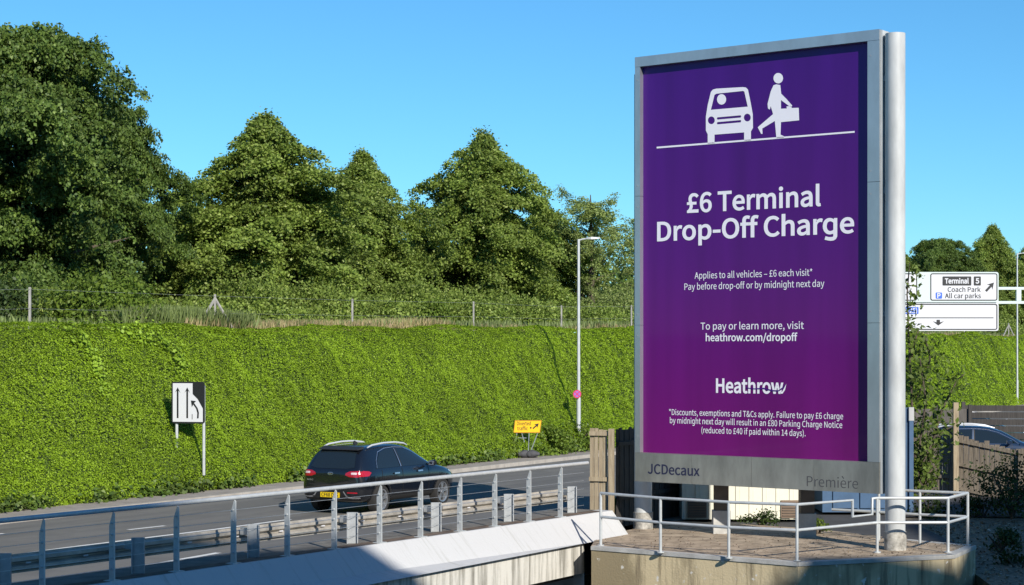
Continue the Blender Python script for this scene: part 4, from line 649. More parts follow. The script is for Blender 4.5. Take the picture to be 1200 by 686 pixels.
# ------------------------------------------------------------------ signs and lamps along the road
# lane sign on the bank
ls = thing('lane_sign', 'white lane merge sign with three black arrows standing in the bank greenery', 'sign', at(220, 545, 48.1))
def facing(o): return Matrix.Rotation(0, 3, 'Z')
a_l = R(-14); ux = Vector((math.cos(a_l), math.sin(a_l), 0)); un = Vector((ux.y, -ux.x, 0))
SC = 48.1 / F
def lsx(x, y): return (x - 219.5) * SC / math.cos(a_l), (545 - y) * SC
o0 = Vector((0, 0, 0)); zero = Vector((0,0,0))
lx0, ly0 = lsx(199.8, 496.5); lx1, ly1 = lsx(240.2, 447.5)
def plate(name, polys, m, th, off, back=0., u=ux, base=zero, vy=Vector((0,0,1))):
    me = flat(polys, back / 2 if back else 0); return plane_put(name, me, m, th, base, u, vy, 0, 0, off)
pnl = plate('panel', [rrect(lx0, ly0, lx1, ly1, .07)], M_black, ls, 0, .03)
plate('white_field', [[lsx(201.5, 494.5), lsx(238.3, 494.5), lsx(238.3, 479), lsx(232, 468), lsx(225.8, 462), lsx(225.8, 449.3), lsx(201.5, 449.3)]], M_signw, pnl, .018)
Lz = lambda x, y: lsx(170 + x * .1894, 430 + y * .1895)
for xx in (198, 260): plate('arrow', [arrow(*Lz(xx, 318), *Lz(xx, 127), .05, .16, .15, .06)], M_black, pnl, .021)
cur = [Lz(328, 320), Lz(330, 285), Lz(322, 258), Lz(300, 228)]
cl = [(p[0] - .022, p[1] - .0) for p in cur]; cr2 = [(p[0] + .026, p[1] + .012) for p in cur]
plate('arrow', [cl + cr2[::-1]], M_black, pnl, .021)
plate('arrow', [[Lz(284, 208), Lz(318, 212), Lz(304, 224), Lz(290, 250)]], M_black, pnl, .0215)
plate('arrow', [[Lz(290, 292), Lz(294, 292), Lz(294, 325), Lz(290, 325)]], M_black, pnl, .021)
for x, yb in ((205, 540), (238.2, 546)):
    u_, v_ = lsx(x, yb); MB().tube([ux * u_ - un * .05 + Vector((0,0,v_ - .25)), ux * u_ - un * .05 + Vector((0,0,ly1 - .1))], .042, 10).build('post', M_galvw, ls, smooth=True)

# yellow diversion sign on a frame with sandbags
dv0 = at(617, 536, 62.9); dv = thing('diversion_sign', 'yellow diverted traffic sign on a thin frame beside the kerb', 'sign', (dv0.x, dv0.y, .11))
SD = 62.9 / F
dx = lambda x, y: ((x - 617) * SD, (536 - y) * SD)
tilt = Vector((.10, .16, .98)).normalized()
dp = plate('panel', [[dx(601.8, 506.5), dx(632.5, 506.5), dx(634.3, 492.5), dx(603.6, 492.5)]], M_yel, dv, 0, .02, u=Vector((1, 0, 0)))
plate('border', [[dx(601.6, 506.9), dx(632.8, 506.9), dx(634.8, 492.1), dx(603.4, 492.1)], [dx(602.4, 506.1), dx(632.2, 506.1), dx(634, 493), dx(604.1, 493)]], mat('dark_amber', (.45, .2, .01), .5), dp, .013, u=Vector((1,0,0)))
for tx, x0, x1, y in (('Diverted', 605.8, 622, 498), ('traffic', 606.2, 618.6, 503.8)):
    (u0, v), (u1, _) = dx(x0, y), dx(x1, y); me = flat(text_polys(tx, .125, 8, u1 - u0)); plane_put('lettering', me, M_black, dp, Vector((0,0,0)), (1,0,0), (0,0,1), (u0+u1)/2, v, .014)
plate('arrow', [arrow(*dx(624.5, 502), *dx(631.5, 495.8), .045, .17, .15, .03)], M_black, dp, .014, u=Vector((1,0,0)))
plate('dot', [circle(*dx(622, 501), .032)], M_black, dp, .014, u=Vector((1,0,0)))
fm = MB()
for pts in ([(606, 506), (602, 533)], [(607, 513), (617, 513)], [(611, 506), (614.5, 518)], [(630.5, 506), (621, 531)], [(620, 506), (619, 532)]):
    (xa, ya), (xb, yb) = [dx(*p) for p in pts]; fm.tube([Vector((xa, .03, ya)), Vector((xb, .03 if yb > .2 else -.0, yb))], .016, 6)
(xa, ya), (xb, yb) = dx(605, 508), dx(604, 531); fm.tube([Vector((xa, .03, ya)), Vector((xb, .6, yb))], .016, 6)
fm.build('frame', M_galv, dv)
for i, (x, lab) in enumerate(((612, 'dark sandbag at the foot of the yellow sign frame, nearer the car'), (624, 'dark sandbag at the foot of the yellow sign frame, nearer the lamp post'))):
    p = at(x, 532, 62.75); bm = bmesh.new(); bmesh.ops.create_icosphere(bm, subdivisions=3, radius=1)
    for v in bm.verts:
        c = v.co; q = 1 + .12 * math.sin(c.x * 5 + i) * math.cos(c.y * 4); c.x = math.copysign(abs(c.x) ** .7, c.x) * .27 * q; c.y *= .2 * q; c.z = max(-.13, math.copysign(abs(c.z) ** .7, c.z) * (.12 + .03 * math.sin(c.x * 14 + i * 2)))
    me = bpy.data.meshes.new('sandbag'); bm.to_mesh(me); bm.free(); o = link('sandbag', me, M_rubber, None, True); o.location = (p.x, p.y, .25); tag(o, lab, 'sandbag', 'sandbags on the sign frame')

def lamp(name, label, base, h, arm, group):
    t = thing(name, label, 'street lamp', base, 0, group)
    MB().tube([(0,0,-.3), (0,0,1.6)], .085, 14).tube([(0,0,1.6), (0,0,h)], [.065, .05], 14).build('column', M_galvw, t, smooth=True)
    a = MB().tube([(0,0,h - .05), (.15,0,h), (arm * .45,0,h + .02)], .03, 8).build('arm', M_galvw, t, smooth=True)
    b = MB().loft([[(arm*.35, -.05, h), (arm*.35, .05, h), (arm*.35, .05, h+.06), (arm*.35, -.05, h+.06)], [(arm*.6, -.12, h - .01), (arm*.6, .12, h - .01), (arm*.6, .1, h+.08), (arm*.6, -.1, h+.08)], [(arm, -.1, h+.02), (arm, .1, h+.02), (arm, .07, h+.07), (arm, -.07, h+.07)]])
    b.build('lamp_head', M_galvw, t); return t
lp = at(678, 505, 67.3); l1 = lamp('street_lamp', 'tall grey street lamp standing beside the diversion sign', (lp.x, lp.y, .5), 7.55, .80, 'street lamps along the bank')
cs = at(676.3, 462, 67.1)
ct = thing('clearway_sign', 'round purple and red clearway disc fixed to the street lamp', 'sign', (cs.x, cs.y, cs.z))
dsc = plate('disc', [circle(0, 0, .155)], M_red, ct, 0, .012, u=Vector((1,0,0)))
plate('blue_field', [circle(0, 0, .115)], M_purpsign, dsc, .008, u=Vector((1,0,0)))
cx = plate('cross', [[(-.10,-.075),(-.075,-.10),(.10,.075),(.075,.10)]], M_red, dsc, .0095, u=Vector((1,0,0)))
plate('cross', [[(.075,-.10),(.10,-.075),(-.075,.10),(-.10,.075)]], M_red, dsc, .0105, u=Vector((1,0,0)))
MB().box(Vector((.02, .05, 0)), (.1, .08, .05)).build('clip', M_galv, ct)
lp2 = at(1192, 470, 123); l2 = lamp('street_lamp', 'slim street lamp in front of the bank at the far right', (lp2.x, lp2.y, .2), 10.3, .9, 'street lamps along the bank')

# gantry with direction signs
DG = 98.0; g0 = at(1115, 388, DG)
gt = thing('gantry_sign', 'white overhead direction sign board carried on a pale gantry beam', 'sign', (g0.x, g0.y, 0))
SG_ = DG / F
gx = lambda x, y: ((x - 1115) * SG_, CZ - (y - HZ) * SG_)
U1 = Vector((1, 0, 0))
def gp(name, polys, m, par_, off, back=0.): return plate(name, polys, m, par_, off, back, u=U1)
def gr_(x0, y0, x1, y1, r=.12): return rrect(*gx(x0, y1), *gx(x1, y0), r)
ub = gp('upper_board', [gr_(1040, 319, 1170, 354.5)], M_signgreen, gt, 0, .08)
lb = gp('lower_board', [gr_(1040, 355.5, 1170, 388)], M_signw, gt, 0, .08)
gp('border', [gr_(1090, 320.5, 1168.6, 352.6), gr_(1091.2, 321.7, 1167.4, 351.4, .07)], M_black, ub, .05)
gp('white_field', [gr_(1091.2, 321.7, 1167.4, 351.4, .07)], M_signw, ub, .046)
gp('border', [gr_(1044, 320.5, 1074.6, 352.6), gr_(1045.2, 321.7, 1073.4, 351.4, .07)], M_black, ub, .05)
gp('white_field', [gr_(1045.2, 321.7, 1073.4, 351.4, .07)], M_signw, ub, .046)
gp('border', [gr_(1042, 356.3, 1168.6, 386.8), gr_(1043.2, 357.5, 1167.4, 385.6, .07)], M_black, lb, .05)
gp('black_patch', [gr_(1104.2, 324.2, 1138, 334.9, .04)], M_black, ub, .05)
gp('black_patch', [gr_(1140.8, 324.2, 1149.2, 334.9, .04)], M_black, ub, .05)
gp('blue_patch', [gr_(1096.2, 343, 1103.8, 350.3, .04)], M_blue, ub, .05)
gp('blue_patch', [gr_(1056, 360, 1076.2, 368.2, .04)], M_blue, lb, .05)
def gtext(t, x0, x1, y, cap_px, m, par_, bold):
    (u0, v), (u1, _) = gx(x0, y), gx(x1, y); plane_put('lettering', flat(text_polys(t, cap_px * SG_, bold, u1 - u0)), m, par_, Vector((0,0,0)), (1,0,0), (0,0,1), (u0+u1)/2, v, .054)
gtext('Terminal', 1107, 1135, 332.3, 5.6, M_signw, ub, 26); gtext('5', 1142.9, 1147.2, 332.3, 5.8, M_signw, ub, 26)
gtext('Coach Park', 1110.3, 1149, 342.2, 5.4, M_black, ub, 10); gtext('All car parks', 1107, 1149.2, 349.6, 5.4, M_black, ub, 10)
gtext('P', 1098, 1102, 349.2, 5.2, M_signw, ub, 26); gtext('(M25)', 1058, 1074.5, 367, 5.6, M_signw, lb, 14)
gp('arrow', [arrow(*gx(1155, 341.5), *gx(1164.6, 331.3), .13, .42, .36, .1)], M_black, ub, .05)
gp('rule', [gr_(1043.2, 372.2, 1164, 373.1, .01)], M_black, lb, .05)
gp('arrow', [[gx(1093, 376.7), gx(1097.3, 378), gx(1097.3, 375), gx(1101.3, 375), gx(1101.3, 378), gx(1106, 376.7), gx(1099.4, 381.7)]], M_black, lb, .05)
bmx = MB()
for y in (338, 354.5): 
    (u0, v), (u1, _) = gx(1045, y), gx(1300, y); bmx.box(Vector(((u0+u1)/2, .25, v)), (u1-u0, .22, .15))
bmx.build('beam', M_signgreen, gt)
for x in (1195, 1235, 1275):
    u, v = gx(x, 346); MB().box(Vector((u, .25, v)), (.26, .2, .62)).build('strut', M_signgreen, gt)
u, v = gx(1302, 346); MB().tube([(u, .25, -.1), (u, .25, v + .6)], .22, 14).build('mast', M_polew, gt, smooth=True)

# wire fence on top of the bank
wf = thing('wire_fence', 'thin wire fence on concrete posts along the top of the bank', 'fence')
wpts = []
for x, strut in ((-60,0),(35,0),(252,1),(413,0),(555,0),(658,0),(740,0),(1020,0),(1075,0),(1130,0),(1182,1)):
    k = (x - 600) / F; n = 35.2; d = n / (.5 - .866 * k); p = Vector((k * d, d, 0)); s_ = p.x * .5 + p.y * .866; zt = float(top_z(s_)) - .05
    p.z = zt; wpts.append(p)
    mb = MB().box(p + Vector((0,0,.45)), (.06, .06, 1.25))
    if strut:
        for sg in (-1, 1): mb.tube([p + Vector((0,0,.95)), p + Vector((sg * .6, sg * .3, -.15))], .045, 6)
    mb.build('post', M_conc, wf)
for z in (.5, 1.02): MB().tube([p + Vector((0, -.06, z)) for p in wpts], .004, 4).build('wire', M_wire, wf)

# ------------------------------------------------------------------ trees
M_lime = leafmat('lime_leaf', (.105, .165, .022), (.25, .33, .06), (.38, .44, .13), trans=.33)
M_maple = leafmat('maple_leaf', (.052, .098, .018), (.135, .205, .036), (.21, .28, .07), trans=.3)
M_airy = leafmat('birch_leaf', (.17, .235, .055), (.31, .38, .11), (.42, .46, .2), trans=.38)
M_bush = leafmat('bush_leaf', (.022, .045, .010), (.06, .095, .018), trans=.2)
M_fresh = leafmat('fresh_leaf', (.08, .14, .014), (.17, .24, .03), trans=.3)
M_weed = leafmat('weed_leaf', (.16, .22, .06), (.30, .36, .14), trans=.4)
M_straw = leafmat('dry_grass_blade', (.34, .29, .12), (.55, .45, .24), (.55, .38, .26), trans=.4)

def crown(h, r, prof, ncl, per, size, seed, base=.0, csz=.62, droop=.5, fl=.55, lobes=5, inner=.35, flat_top=1.):
    """leaf clumps spread through an uneven envelope; prof(t) -> relative radius"""
    g = np.random.default_rng(seed); C = []; B = []
    ph = g.uniform(0, 6.28, 8); am = g.uniform(.06, .2, 8); fr = g.integers(2, lobes + 2, 8); vz = g.uniform(1, 5, 8)
    m = 0
    while m < ncl:
        t = g.uniform(0, 1); rr = prof(t)
        if g.uniform() > rr + .12: continue
        a = g.uniform(0, 6.283); lob = 1 + sum(am[k] * math.sin(fr[k] * a + ph[k] + vz[k] * t * 3) for k in range(8)) * .8
        q = g.uniform(0, 1) ** inner; rad = r * rr * lob * (q * .98 + .04) * (1.13 if g.uniform() < .12 else 1)
        c = np.array([rad * math.cos(a), rad * math.sin(a), base + (h - base) * t])
        cs = csz * g.uniform(.6, 1.35) * (.55 + .45 * min(1, rr * 1.5))
        n = int(per * g.uniform(.6, 1.3) * (cs / csz))
        d = g.normal(size=(n, 3)) * np.array([cs, cs, cs * fl]) * .62
        out = np.array([math.cos(a), math.sin(a), 0])
        ro = (d * out).sum(1)
        d[:, 2] -= droop * np.clip(ro, 0, None) * .9 + .10 * ro * ro
        C.append(c + d); B.append(np.tile(out * .55 + np.array([0, 0, .65]), (n, 1))); m += 1
    C = np.concatenate(C); B = np.concatenate(B)
    return leaves(C, size, g, B, .45, .68, droop=.8)
def crown2(h, r, prof, nb, per, size, seed, base=.2, rise=.15, droop=.35, csz=.5, fl=.45):
    """layered crown: leaf clumps strung along branches that leave the trunk, rise a little and droop at the tip"""
    g = np.random.default_rng(seed); C = []; B = []
    for i in range(nb):
        t = ((i + .5) / nb) ** .85; a = i * 2.39996 + g.uniform(-.35, .35); L = r * prof(t) * g.choice([.62, .82, 1.0, 1.22]) * g.uniform(.9, 1.12) * (1 + .16 * math.sin(3 * a + seed) + .13 * math.sin(5 * a + 9 * t + seed * 2))
        z0 = base + (h - base) * t; out = np.array([math.cos(a), math.sin(a), 0.]); side = np.array([-out[1], out[0], 0])
        k = max(2, int(round(L / .55)))
        for j in range(k):
            f = .22 + .78 * (j + g.uniform(.2, .8)) / k
            c = out * L * f + side * g.normal() * .13 * L * f + np.array([0, 0, z0 + L * (rise * math.sin(f * 2.6) - droop * f ** 2.5) + g.normal() * .12])
            cs = csz * (.75 + .5 * g.uniform()) * (.5 + .5 * min(1, L / r * 1.6)) * (1.1 - .35 * f)
            n = int(per * (cs / csz) ** 2 * g.uniform(.75, 1.25))
            m_ = max(4, n // 26); tf = unit(g.normal(size=(m_, 3))) * g.uniform(.35, 1.25, (m_, 1)) * np.array([cs, cs, cs * fl])
            d = tf[g.integers(0, m_, n)] + g.normal(size=(n, 3)) * np.array([.13, .13, .085])
            ro = (d * out).sum(1); d[:, 2] -= droop * 1.1 * ro + .25 * (d[:, 0] ** 2 + d[:, 1] ** 2) / cs
            C.append(c + d); B.append(np.tile(out * .5 + np.array([0, 0, .7]), (n, 1)))
    for i in range(14):
        c = np.array([g.normal() * .12, g.normal() * .12, h * (.88 + .12 * i / 13)]); n = int(per * .25); d = g.normal(size=(n, 3)) * np.array([.22, .22, .25]) * (1.3 - .6 * i / 13)
        C.append(c + d); B.append(np.tile(np.array([0, 0, .8]), (n, 1)))
    C = np.concatenate(C); B = np.concatenate(B)
    return leaves(C, size, g, B, .5, .66, droop=.9)
def trunk_mb(h, r, seed, limbs=10, spread=2.5):
    rnd = random.Random(seed); mb = MB()
    mb.tube([(0,0,-.3), (.03,.02,h*.25), (.05,-.03,h*.6), (0,.05,h*.94)], [r*1.25, r, r*.6, r*.12], 9)
    for i in range(limbs):
        z = h * (.16 + .7 * i / limbs); a = i * 2.4 + rnd.uniform(-.4, .4); L = spread * (1.05 - .75 * i / limbs) * rnd.uniform(.8, 1.15)
        dx_, dy_ = math.cos(a), math.sin(a)
        mb.tube([(0, 0, z), (dx_*L*.45, dy_*L*.45, z + L*.28), (dx_*L, dy_*L, z + L*.42)], [r*.42*(1 - .6*i/limbs), r*.25*(1 - .6*i/limbs), r*.06], 6)
    return mb
cone = lambda t: min(1, .80 + t * 1.3) * max(.04, (1 - t ** 2.7) ** .92)
ovoid = lambda t: max(.10, math.sin(math.pi * min(1, (t * .90 + .10)) ** .95) ** .48)
loose = lambda t: max(.08, math.sin(math.pi * min(1, t * .82 + .16)) ** .8)
PROTO = {}
def proto(kind, seed):
    if kind == 'lime': h, r, V, m = 9.6, 3.15, crown2(9.6, 3.75, cone, 100, 500, .135, seed, .3, rise=.2, droop=.28, csz=.66, fl=.40), M_lime
    elif kind == 'maple': h, r, V, m = 10.4, 4.9, crown2(10.4, 4.6, ovoid, 95, 580, .15, seed, .3, rise=.42, droop=.12, csz=.80, fl=.46), M_maple
    elif kind == 'airy': h, r, V, m = 8.3, 2.6, crown2(8.3, 2.7, loose, 50, 150, .12, seed, .3, rise=1.05, droop=.0, csz=.38, fl=.9), M_airy
    h = float(np.percentile(V[:, 2], 99.9)); me = leaf_obj('crown', V, m).data
    for o in [o for o in bpy.data.objects if o.data == me]: bpy.data.objects.remove(o)
    t = trunk_mb(h, .2 if kind != 'maple' else .3, seed, 12, r * .8)
    to = t.build('trunk', M_bark, None, smooth=True); tm = to.data; bpy.data.objects.remove(to)
    return me, tm, h
def tree(kind, seed, x, ytop, n, label, sx=1., rot=0., group='broadleaf trees along the top of the bank'):
    k = (x - 600) / F; d = n / (.5 - .866 * k); s_ = .5 * k * d + .866 * d; z0 = float(top_z(s_)) - .1
    ztop = CZ - (ytop - HZ) / F * d
    if (kind, seed) not in PROTO: PROTO[(kind, seed)] = proto(kind, seed)
    me, tm, h = PROTO[(kind, seed)]
    t = thing({'lime': 'lime_tree', 'maple': 'maple_tree', 'airy': 'cherry_tree'}[kind], label, 'tree', (k * d, d, z0), rot, group)
    sc = (ztop - z0) / h; t.scale = (sc * sx, sc * sx, sc)
    link('crown', me, None, t); link('trunk', tm, None, t); return t
tree('maple', 12, 22, 38, 44, 'huge dark green rounded tree at the far left of the row', .92, .3)
tree('maple', 12, 118, 122, 46, 'dark green rounded tree just right of the tallest one at far left', .72, 2.2)
tree('lime', 21, 310, 138, 45, 'broad cone shaped green tree behind the lane merge sign and car', 1.24, 0)
tree('lime', 22, 425, 180, 45.5, 'slim cone shaped green tree between the two broader conical trees', 1.1, 1)
tree('lime', 23, 568, 158, 45, 'sharply conical green tree left of the tall street lamp', 1.14, 2)
tree('airy', 31, 692, 218, 45.5, 'loose airy tree directly behind the tall street lamp', 1.25, 0)
tree('airy', 31, 752, 240, 46, 'loose airy tree half hidden by the left edge of the billboard', 1.25, 2.5)
tree('lime', 22, 222, 240, 48, 'lower green tree filling the gap beside the big dark tree', 1.25, 4)
tree('lime', 21, 372, 232, 49, 'lower green tree behind the gap between the broad and slim conical trees', 1.1, 3)
tree('lime', 23, 492, 272, 48, 'low green tree in the dip between the slim and the sharp conical trees', 1.35, 5)
tree('lime', 22, 636, 236, 48.5, 'lower green tree on the right shoulder of the sharply conical tree', 1.1, 2.6)
tree('lime', 21, 850, 250, 46, 'green tree wholly behind the purple billboard', 1.1, 1.3)
tree('lime', 23, 960, 262, 46, 'second green tree behind the purple billboard, nearer the right post', 1.1, .4)
RG = 'trees behind the overhead sign'
tree('maple', 11, 1100, 281, 46, 'rounded tree rising above the overhead sign board', .80, 1.0, RG)
tree('lime', 21, 1163, 266, 45.5, 'taller pointed tree above the right end of the overhead sign', .95, 2.0, RG)
tree('lime', 22, 1130, 312, 44, 'low tree in the gap right behind the overhead sign board', 1.3, .6, RG)
tree('lime', 23, 1205, 290, 45, 'tree cut off by the right edge behind the slim street lamp', 1.1, 3.3, RG)
tree('lime', 22, 1060, 300, 46, 'low tree just right of the billboard post behind the overhead sign', 1.15, 5.2, RG)
# far woodland closing the view under the crowns
g = np.random.default_rng(77); C = []
for i in range(420):
    s_ = g.uniform(10, 200); n = g.uniform(51, 57); c = np.array(P(s_, n, 4.6 + g.uniform(.2, 5.2)))
    C.append(c + g.normal(size=(90, 3)) * np.array([1.1, 1.1, .7]))
C = np.concatenate(C)
tag(leaf_obj('far_woodland', leaves(C, .42, g, np.tile(np.array([.1, -.4, .6]), (len(C), 1)), .4, .7), M_maple), 'dark woodland seen between the trunks of the tree row', None, None, 'stuff')

# ------------------------------------------------------------------ undergrowth
def shrub(name, label, p, rx, rz, n, size, m, seed, group=None, stems=4, cat='shrub', flatb=True):
    g = np.random.default_rng(seed); C = []
    for i in range(max(6, n // 110)):
        a = g.uniform(0, 6.283); u = g.uniform(0, 1) ** .5; z = g.uniform(.05, 1)
        rr = rx * u * math.sqrt(max(.05, 1 - (z * .95) ** 2)); c = np.array([rr * math.cos(a), rr * math.sin(a), rz * z])
        C.append(c + g.normal(size=(110, 3)) * np.array([.22 * rx, .22 * rx, .16 * rz]))
    C = np.concatenate(C); C = C[C[:, 2] > -.02]
    t = thing(name, label, cat, p, 0, group)
    leaf_obj('foliage', leaves(C, size, g, unit(C * np.array([1, 1, .6]) + np.array([0, 0, .4 * rx])), .4, .62, droop=.4), m, t)
    mb = MB(); rnd = random.Random(seed)
    for i in range(stems):
        a = i * 6.28 / stems; mb.tube([(0,0,-.1), (math.cos(a)*rx*.25, math.sin(a)*rx*.25, rz*.4), (math.cos(a)*rx*.5, math.sin(a)*rx*.5, rz*.8)], [.035, .025, .01], 5)
    mb.build('stem', M_bark, t); return t
def on_top(x, n=36.2):
    k = (x - 600) / F; d = n / (.5 - .866 * k); return Vector((k * d, d, float(top_z(.5*k*d + .866*d)) - .1))
SG2 = 'shrubs under the trees on the bank top'
for i, (x, n, rx, rz, m, lab) in enumerate((
    (-30, 38, 1.8, 2.2, M_bush, 'dark shrub at the far left edge below the huge tree'),
    (62, 38.5, 1.5, 1.9, M_lime, 'leafy shrub between the leftmost wire fence post and the bright bush'),
    (115, 36.8, 1.7, 1.9, M_fresh, 'bright rounded bush on the bank top below the huge dark tree'),
    (185, 38.8, 1.7, 1.6, M_lime, 'leafy bush behind the tall pale weeds'),
    (330, 39, 1.9, 1.7, M_lime, 'leafy bush right of the braced fence post'),
    (395, 39, 1.6, 1.5, M_lime, 'leafy bush behind the plain fence post above the car'),
    (450, 38.6, 1.8, 1.6, M_lime, 'leafy bush below the slim conical tree'),
    (505, 37.4, .9, 1.9, M_fresh, 'small bright upright bush below the dip in the tree line'),
    (560, 38.8, 1.8, 1.4, M_lime, 'leafy bush below the sharply conical tree'),
    (620, 38.4, 1.7, 1.7, M_lime, 'leafy bush left of the tall street lamp on the bank top'),
    (700, 38.4, 2.0, 1.8, M_lime, 'leafy bush right of the tall street lamp on the bank top'),
    (1100, 38, 2.6, 1.9, M_lime, 'leafy bush below the lower board of the overhead sign'),
    (1165, 38, 2.4, 2.0, M_lime, 'leafy bush at the right end below the overhead sign'),
    (15, 40.5, 2.2, 2.6, M_maple, 'leafy thicket under the left edge of the huge dark tree'),
    (235, 40.5, 2.0, 2.3, M_lime, 'leafy thicket behind the braced fence post'),
    (290, 40.5, 2.0, 2.4, M_lime, 'leafy thicket right under the broad conical tree'),
    (360, 41, 2.2, 2.3, M_lime, 'leafy thicket above the rear of the car'),
    (425, 41, 2.0, 2.5, M_lime, 'leafy thicket right under the slim conical tree'),
    (475, 41, 2.0, 2.3, M_lime, 'leafy thicket left of the small bright bush'),
    (530, 41, 2.0, 2.4, M_lime, 'leafy thicket right of the small bright bush'),
    (590, 41, 2.2, 2.6, M_lime, 'leafy thicket under the right side of the sharply conical tree'),
    (660, 41, 2.0, 2.6, M_airy, 'leafy thicket just left of the tall street lamp'),
    (730, 41, 2.2, 2.6, M_airy, 'leafy thicket at the left edge of the billboard'))):
    shrub('shrub', lab, on_top(x, n), rx, rz * (.40 + .45 * ((i * 37 + 3) % 10) / 10), int((3400 if 'thicket' in lab else 4200) * rx), .12, m, 300 + i, SG2)
# dry grass and weeds along the bank top: uncountable
def blades(n, slo, shi, nlo, nhi, hlo, hhi, wd, g):
    s_ = g.uniform(slo, shi, n); nn = g.uniform(nlo, nhi, n); z = top_z(s_) - .08; h = g.uniform(hlo, hhi, n)
    b = np.stack([.5*s_ - .866*nn, .866*s_ + .5*nn, z], -1); a = g.uniform(0, 6.28, n); l = g.normal(size=(n, 2)) * .22
    wv = np.stack([np.cos(a), np.sin(a), 0*a], -1) * wd
    tip = b + np.stack([l[:,0]*h, l[:,1]*h, h], -1); mid = b + (tip - b) * .6 
    return np.stack([b - wv*.5, mid + wv*.5, tip, mid - wv*.5], 1).reshape(-1, 3)
g = np.random.default_rng(9)
tag(leaf_obj('dry_grass', np.concatenate([blades(11000, 41, 56, 34.8, 37.5, .12, .42, .03, g), blades(4500, 56, 90, 34.8, 37, .1, .3, .04, g), blades(2500, 90, 150, 34.7, 37, .1, .35, .05, g)]), M_straw), 'tan dry grass along the top of the bank', None, None, 'stuff')
tag(leaf_obj('tall_weeds', np.concatenate([blades(9000, 38.5, 44.5, 34.9, 36.6, .25, .75, .04, g), blades(9000, 44, 90, 34.9, 38, .15, .45, .045, g), blades(6000, 12, 40, 35.2, 38, .15, .4, .05, g), blades(4000, 60, 150, 35.5, 38, .2, .5, .06, g)]), M_weed), 'tall pale green weeds beside the braced fence post', None, None, 'stuff')
# trailing ivy down the bank at left
g = np.random.default_rng(15); C = []
for (pts) in (((78, 384), (95, 398), (108, 415), (118, 440), (124, 462)), ((120, 384), (150, 392), (172, 398), (196, 408), (206, 425), (208, 447)), ((60, 381), (100, 384), (150, 384), (200, 386))):
    for (xa, ya), (xb, yb) in zip(pts[:-1], pts[1:]):
        for f in np.linspace(0, 1, 60):
            x = xa + (xb - xa) * f + g.normal() * 4; y = ya + (yb - ya) * f + g.normal() * 2.5; k = (x - 600) / F
            t = np.linspace(0, .93, 90); 
            best = None
            for tv in t:
                n = np.interp(tv, BT, BP[:, 0]) ; d = n / (.5 - .866 * k); s_ = .5*k*d + .866*d
                z = np.interp(tv, BT, BP[:, 1]) * float(top_z(s_)) / 4.5; yy = HZ - (z - CZ) / d * F
                if best is None or abs(yy - y) < best[0]: best = (abs(yy - y), s_, tv)
            X_, N_ = bank_xyz(np.array([best[1]]), np.array([best[2]]), .10); C.append(np.concatenate([X_[0], N_[0]]))
C = np.array(C); C = C; Pn = C[:, :3] + g.normal(size=(len(C), 3)) * .07
tag(leaf_obj('trailing_ivy', leaves(Pn, .10, g, C[:, 3:] + np.array([0, 0, .4]), .75, .85, droop=.5), leafmat('ivy_leaf', (.20, .32, .022), (.31, .45, .045), trans=.3)), 'paler broad leaved creeper trailing down the left of the bank', 'creeper')
# low plants along the footpath: broad dark leaves at the foot of the bank
g = np.random.default_rng(16); n = 15000; s_ = g.uniform(20, 80, n); nn = 31.2 + g.normal(size=n) * .16; keep = np.sin(s_ * .9) + np.sin(s_ * 2.3) + g.normal(size=n) * .6 > -.3
s_, nn = s_[keep], nn[keep]; z = .13 + np.abs(g.normal(size=len(s_))) * .16
Pn = np.stack([.5*s_ - .866*nn, .866*s_ + .5*nn, z], -1)
tag(leaf_obj('kerb_weeds', leaves(Pn, .15, g, np.tile(np.array([.3, -.3, .8]), (len(Pn), 1)), .6, .6), leafmat('dock_leaf', (.05, .095, .014), (.12, .18, .03), (.2, .26, .08), trans=.25)), 'broad leaved weeds at the foot of the bank', None, None, 'stuff')
for i, (x, y, d, rx, rz, lab) in enumerate(((640, 531, 65.0, .9, .85, 'low spreading shrub right of the yellow diversion sign'), (672, 527, 67.0, 1.1, .85, 'low spreading shrub at the foot of the tall street lamp'), (588, 536, 62.5, .7, .6, 'low spreading shrub left of the yellow diversion sign'))):
    p = at(x, y, d); p.z = .12; shrub('low_shrub', lab, p, rx, rz, 2600, .12, M_fresh, 400 + i, 'low shrubs at the foot of the bank')
# plants on the near side
shrub('dark_bush', 'dense dark bush in front of the grey board fence at the right edge', at(1186, 603, 42.5), 1.0, 1.3, 2500, .09, M_bush, 500)
shrub('low_weed_clump', 'low dark weed clump just behind the terrace corner railing', Vector((9.9, 42.8, -.1)), .5, .55, 700, .08, M_bush, 501)
shrub('low_weed_clump', 'small pale weed at the base of the right billboard leg', G(958, 626), .26, .26, 240, .05, M_fresh, 502, stems=3)
shrub('low_weed_clump', 'small green weed beside the narrow pale fence panel', G(724, 610), .16, .5, 330, .06, M_fresh, 503, stems=3)
shrub('low_weed_clump', 'broad weed patch on the shaded ground nearest the terrace corner', G(1172, 645, -.35), .5, .4, 500, .08, M_bush, 511)
shrub('low_weed_clump', 'ragged weed patch at the bottom right corner of the shaded ground', G(1196, 676, -.7), .55, .5, 520, .09, M_bush, 512)
shrub('low_weed_clump', 'scrubby weed patch between the grey board fence and the corner railing', G(1150, 606, -.1), .6, .45, 520, .08, M_bush, 513)
shrub('low_weed_clump', 'dark scrub in front of the cream hut louvre', Vector((5.6, 40.2, 0)), .6, .26, 170, .06, M_bush, 504, stems=5)
g = np.random.default_rng(61); n = 6000; Pn = np.stack([g.uniform(9.3, 16, n), g.uniform(27, 42, n), np.zeros(n)], -1); Pn[:, 2] = -1.3 + (Pn[:, 1] - 24) / 18.6 * 1.2 + .015
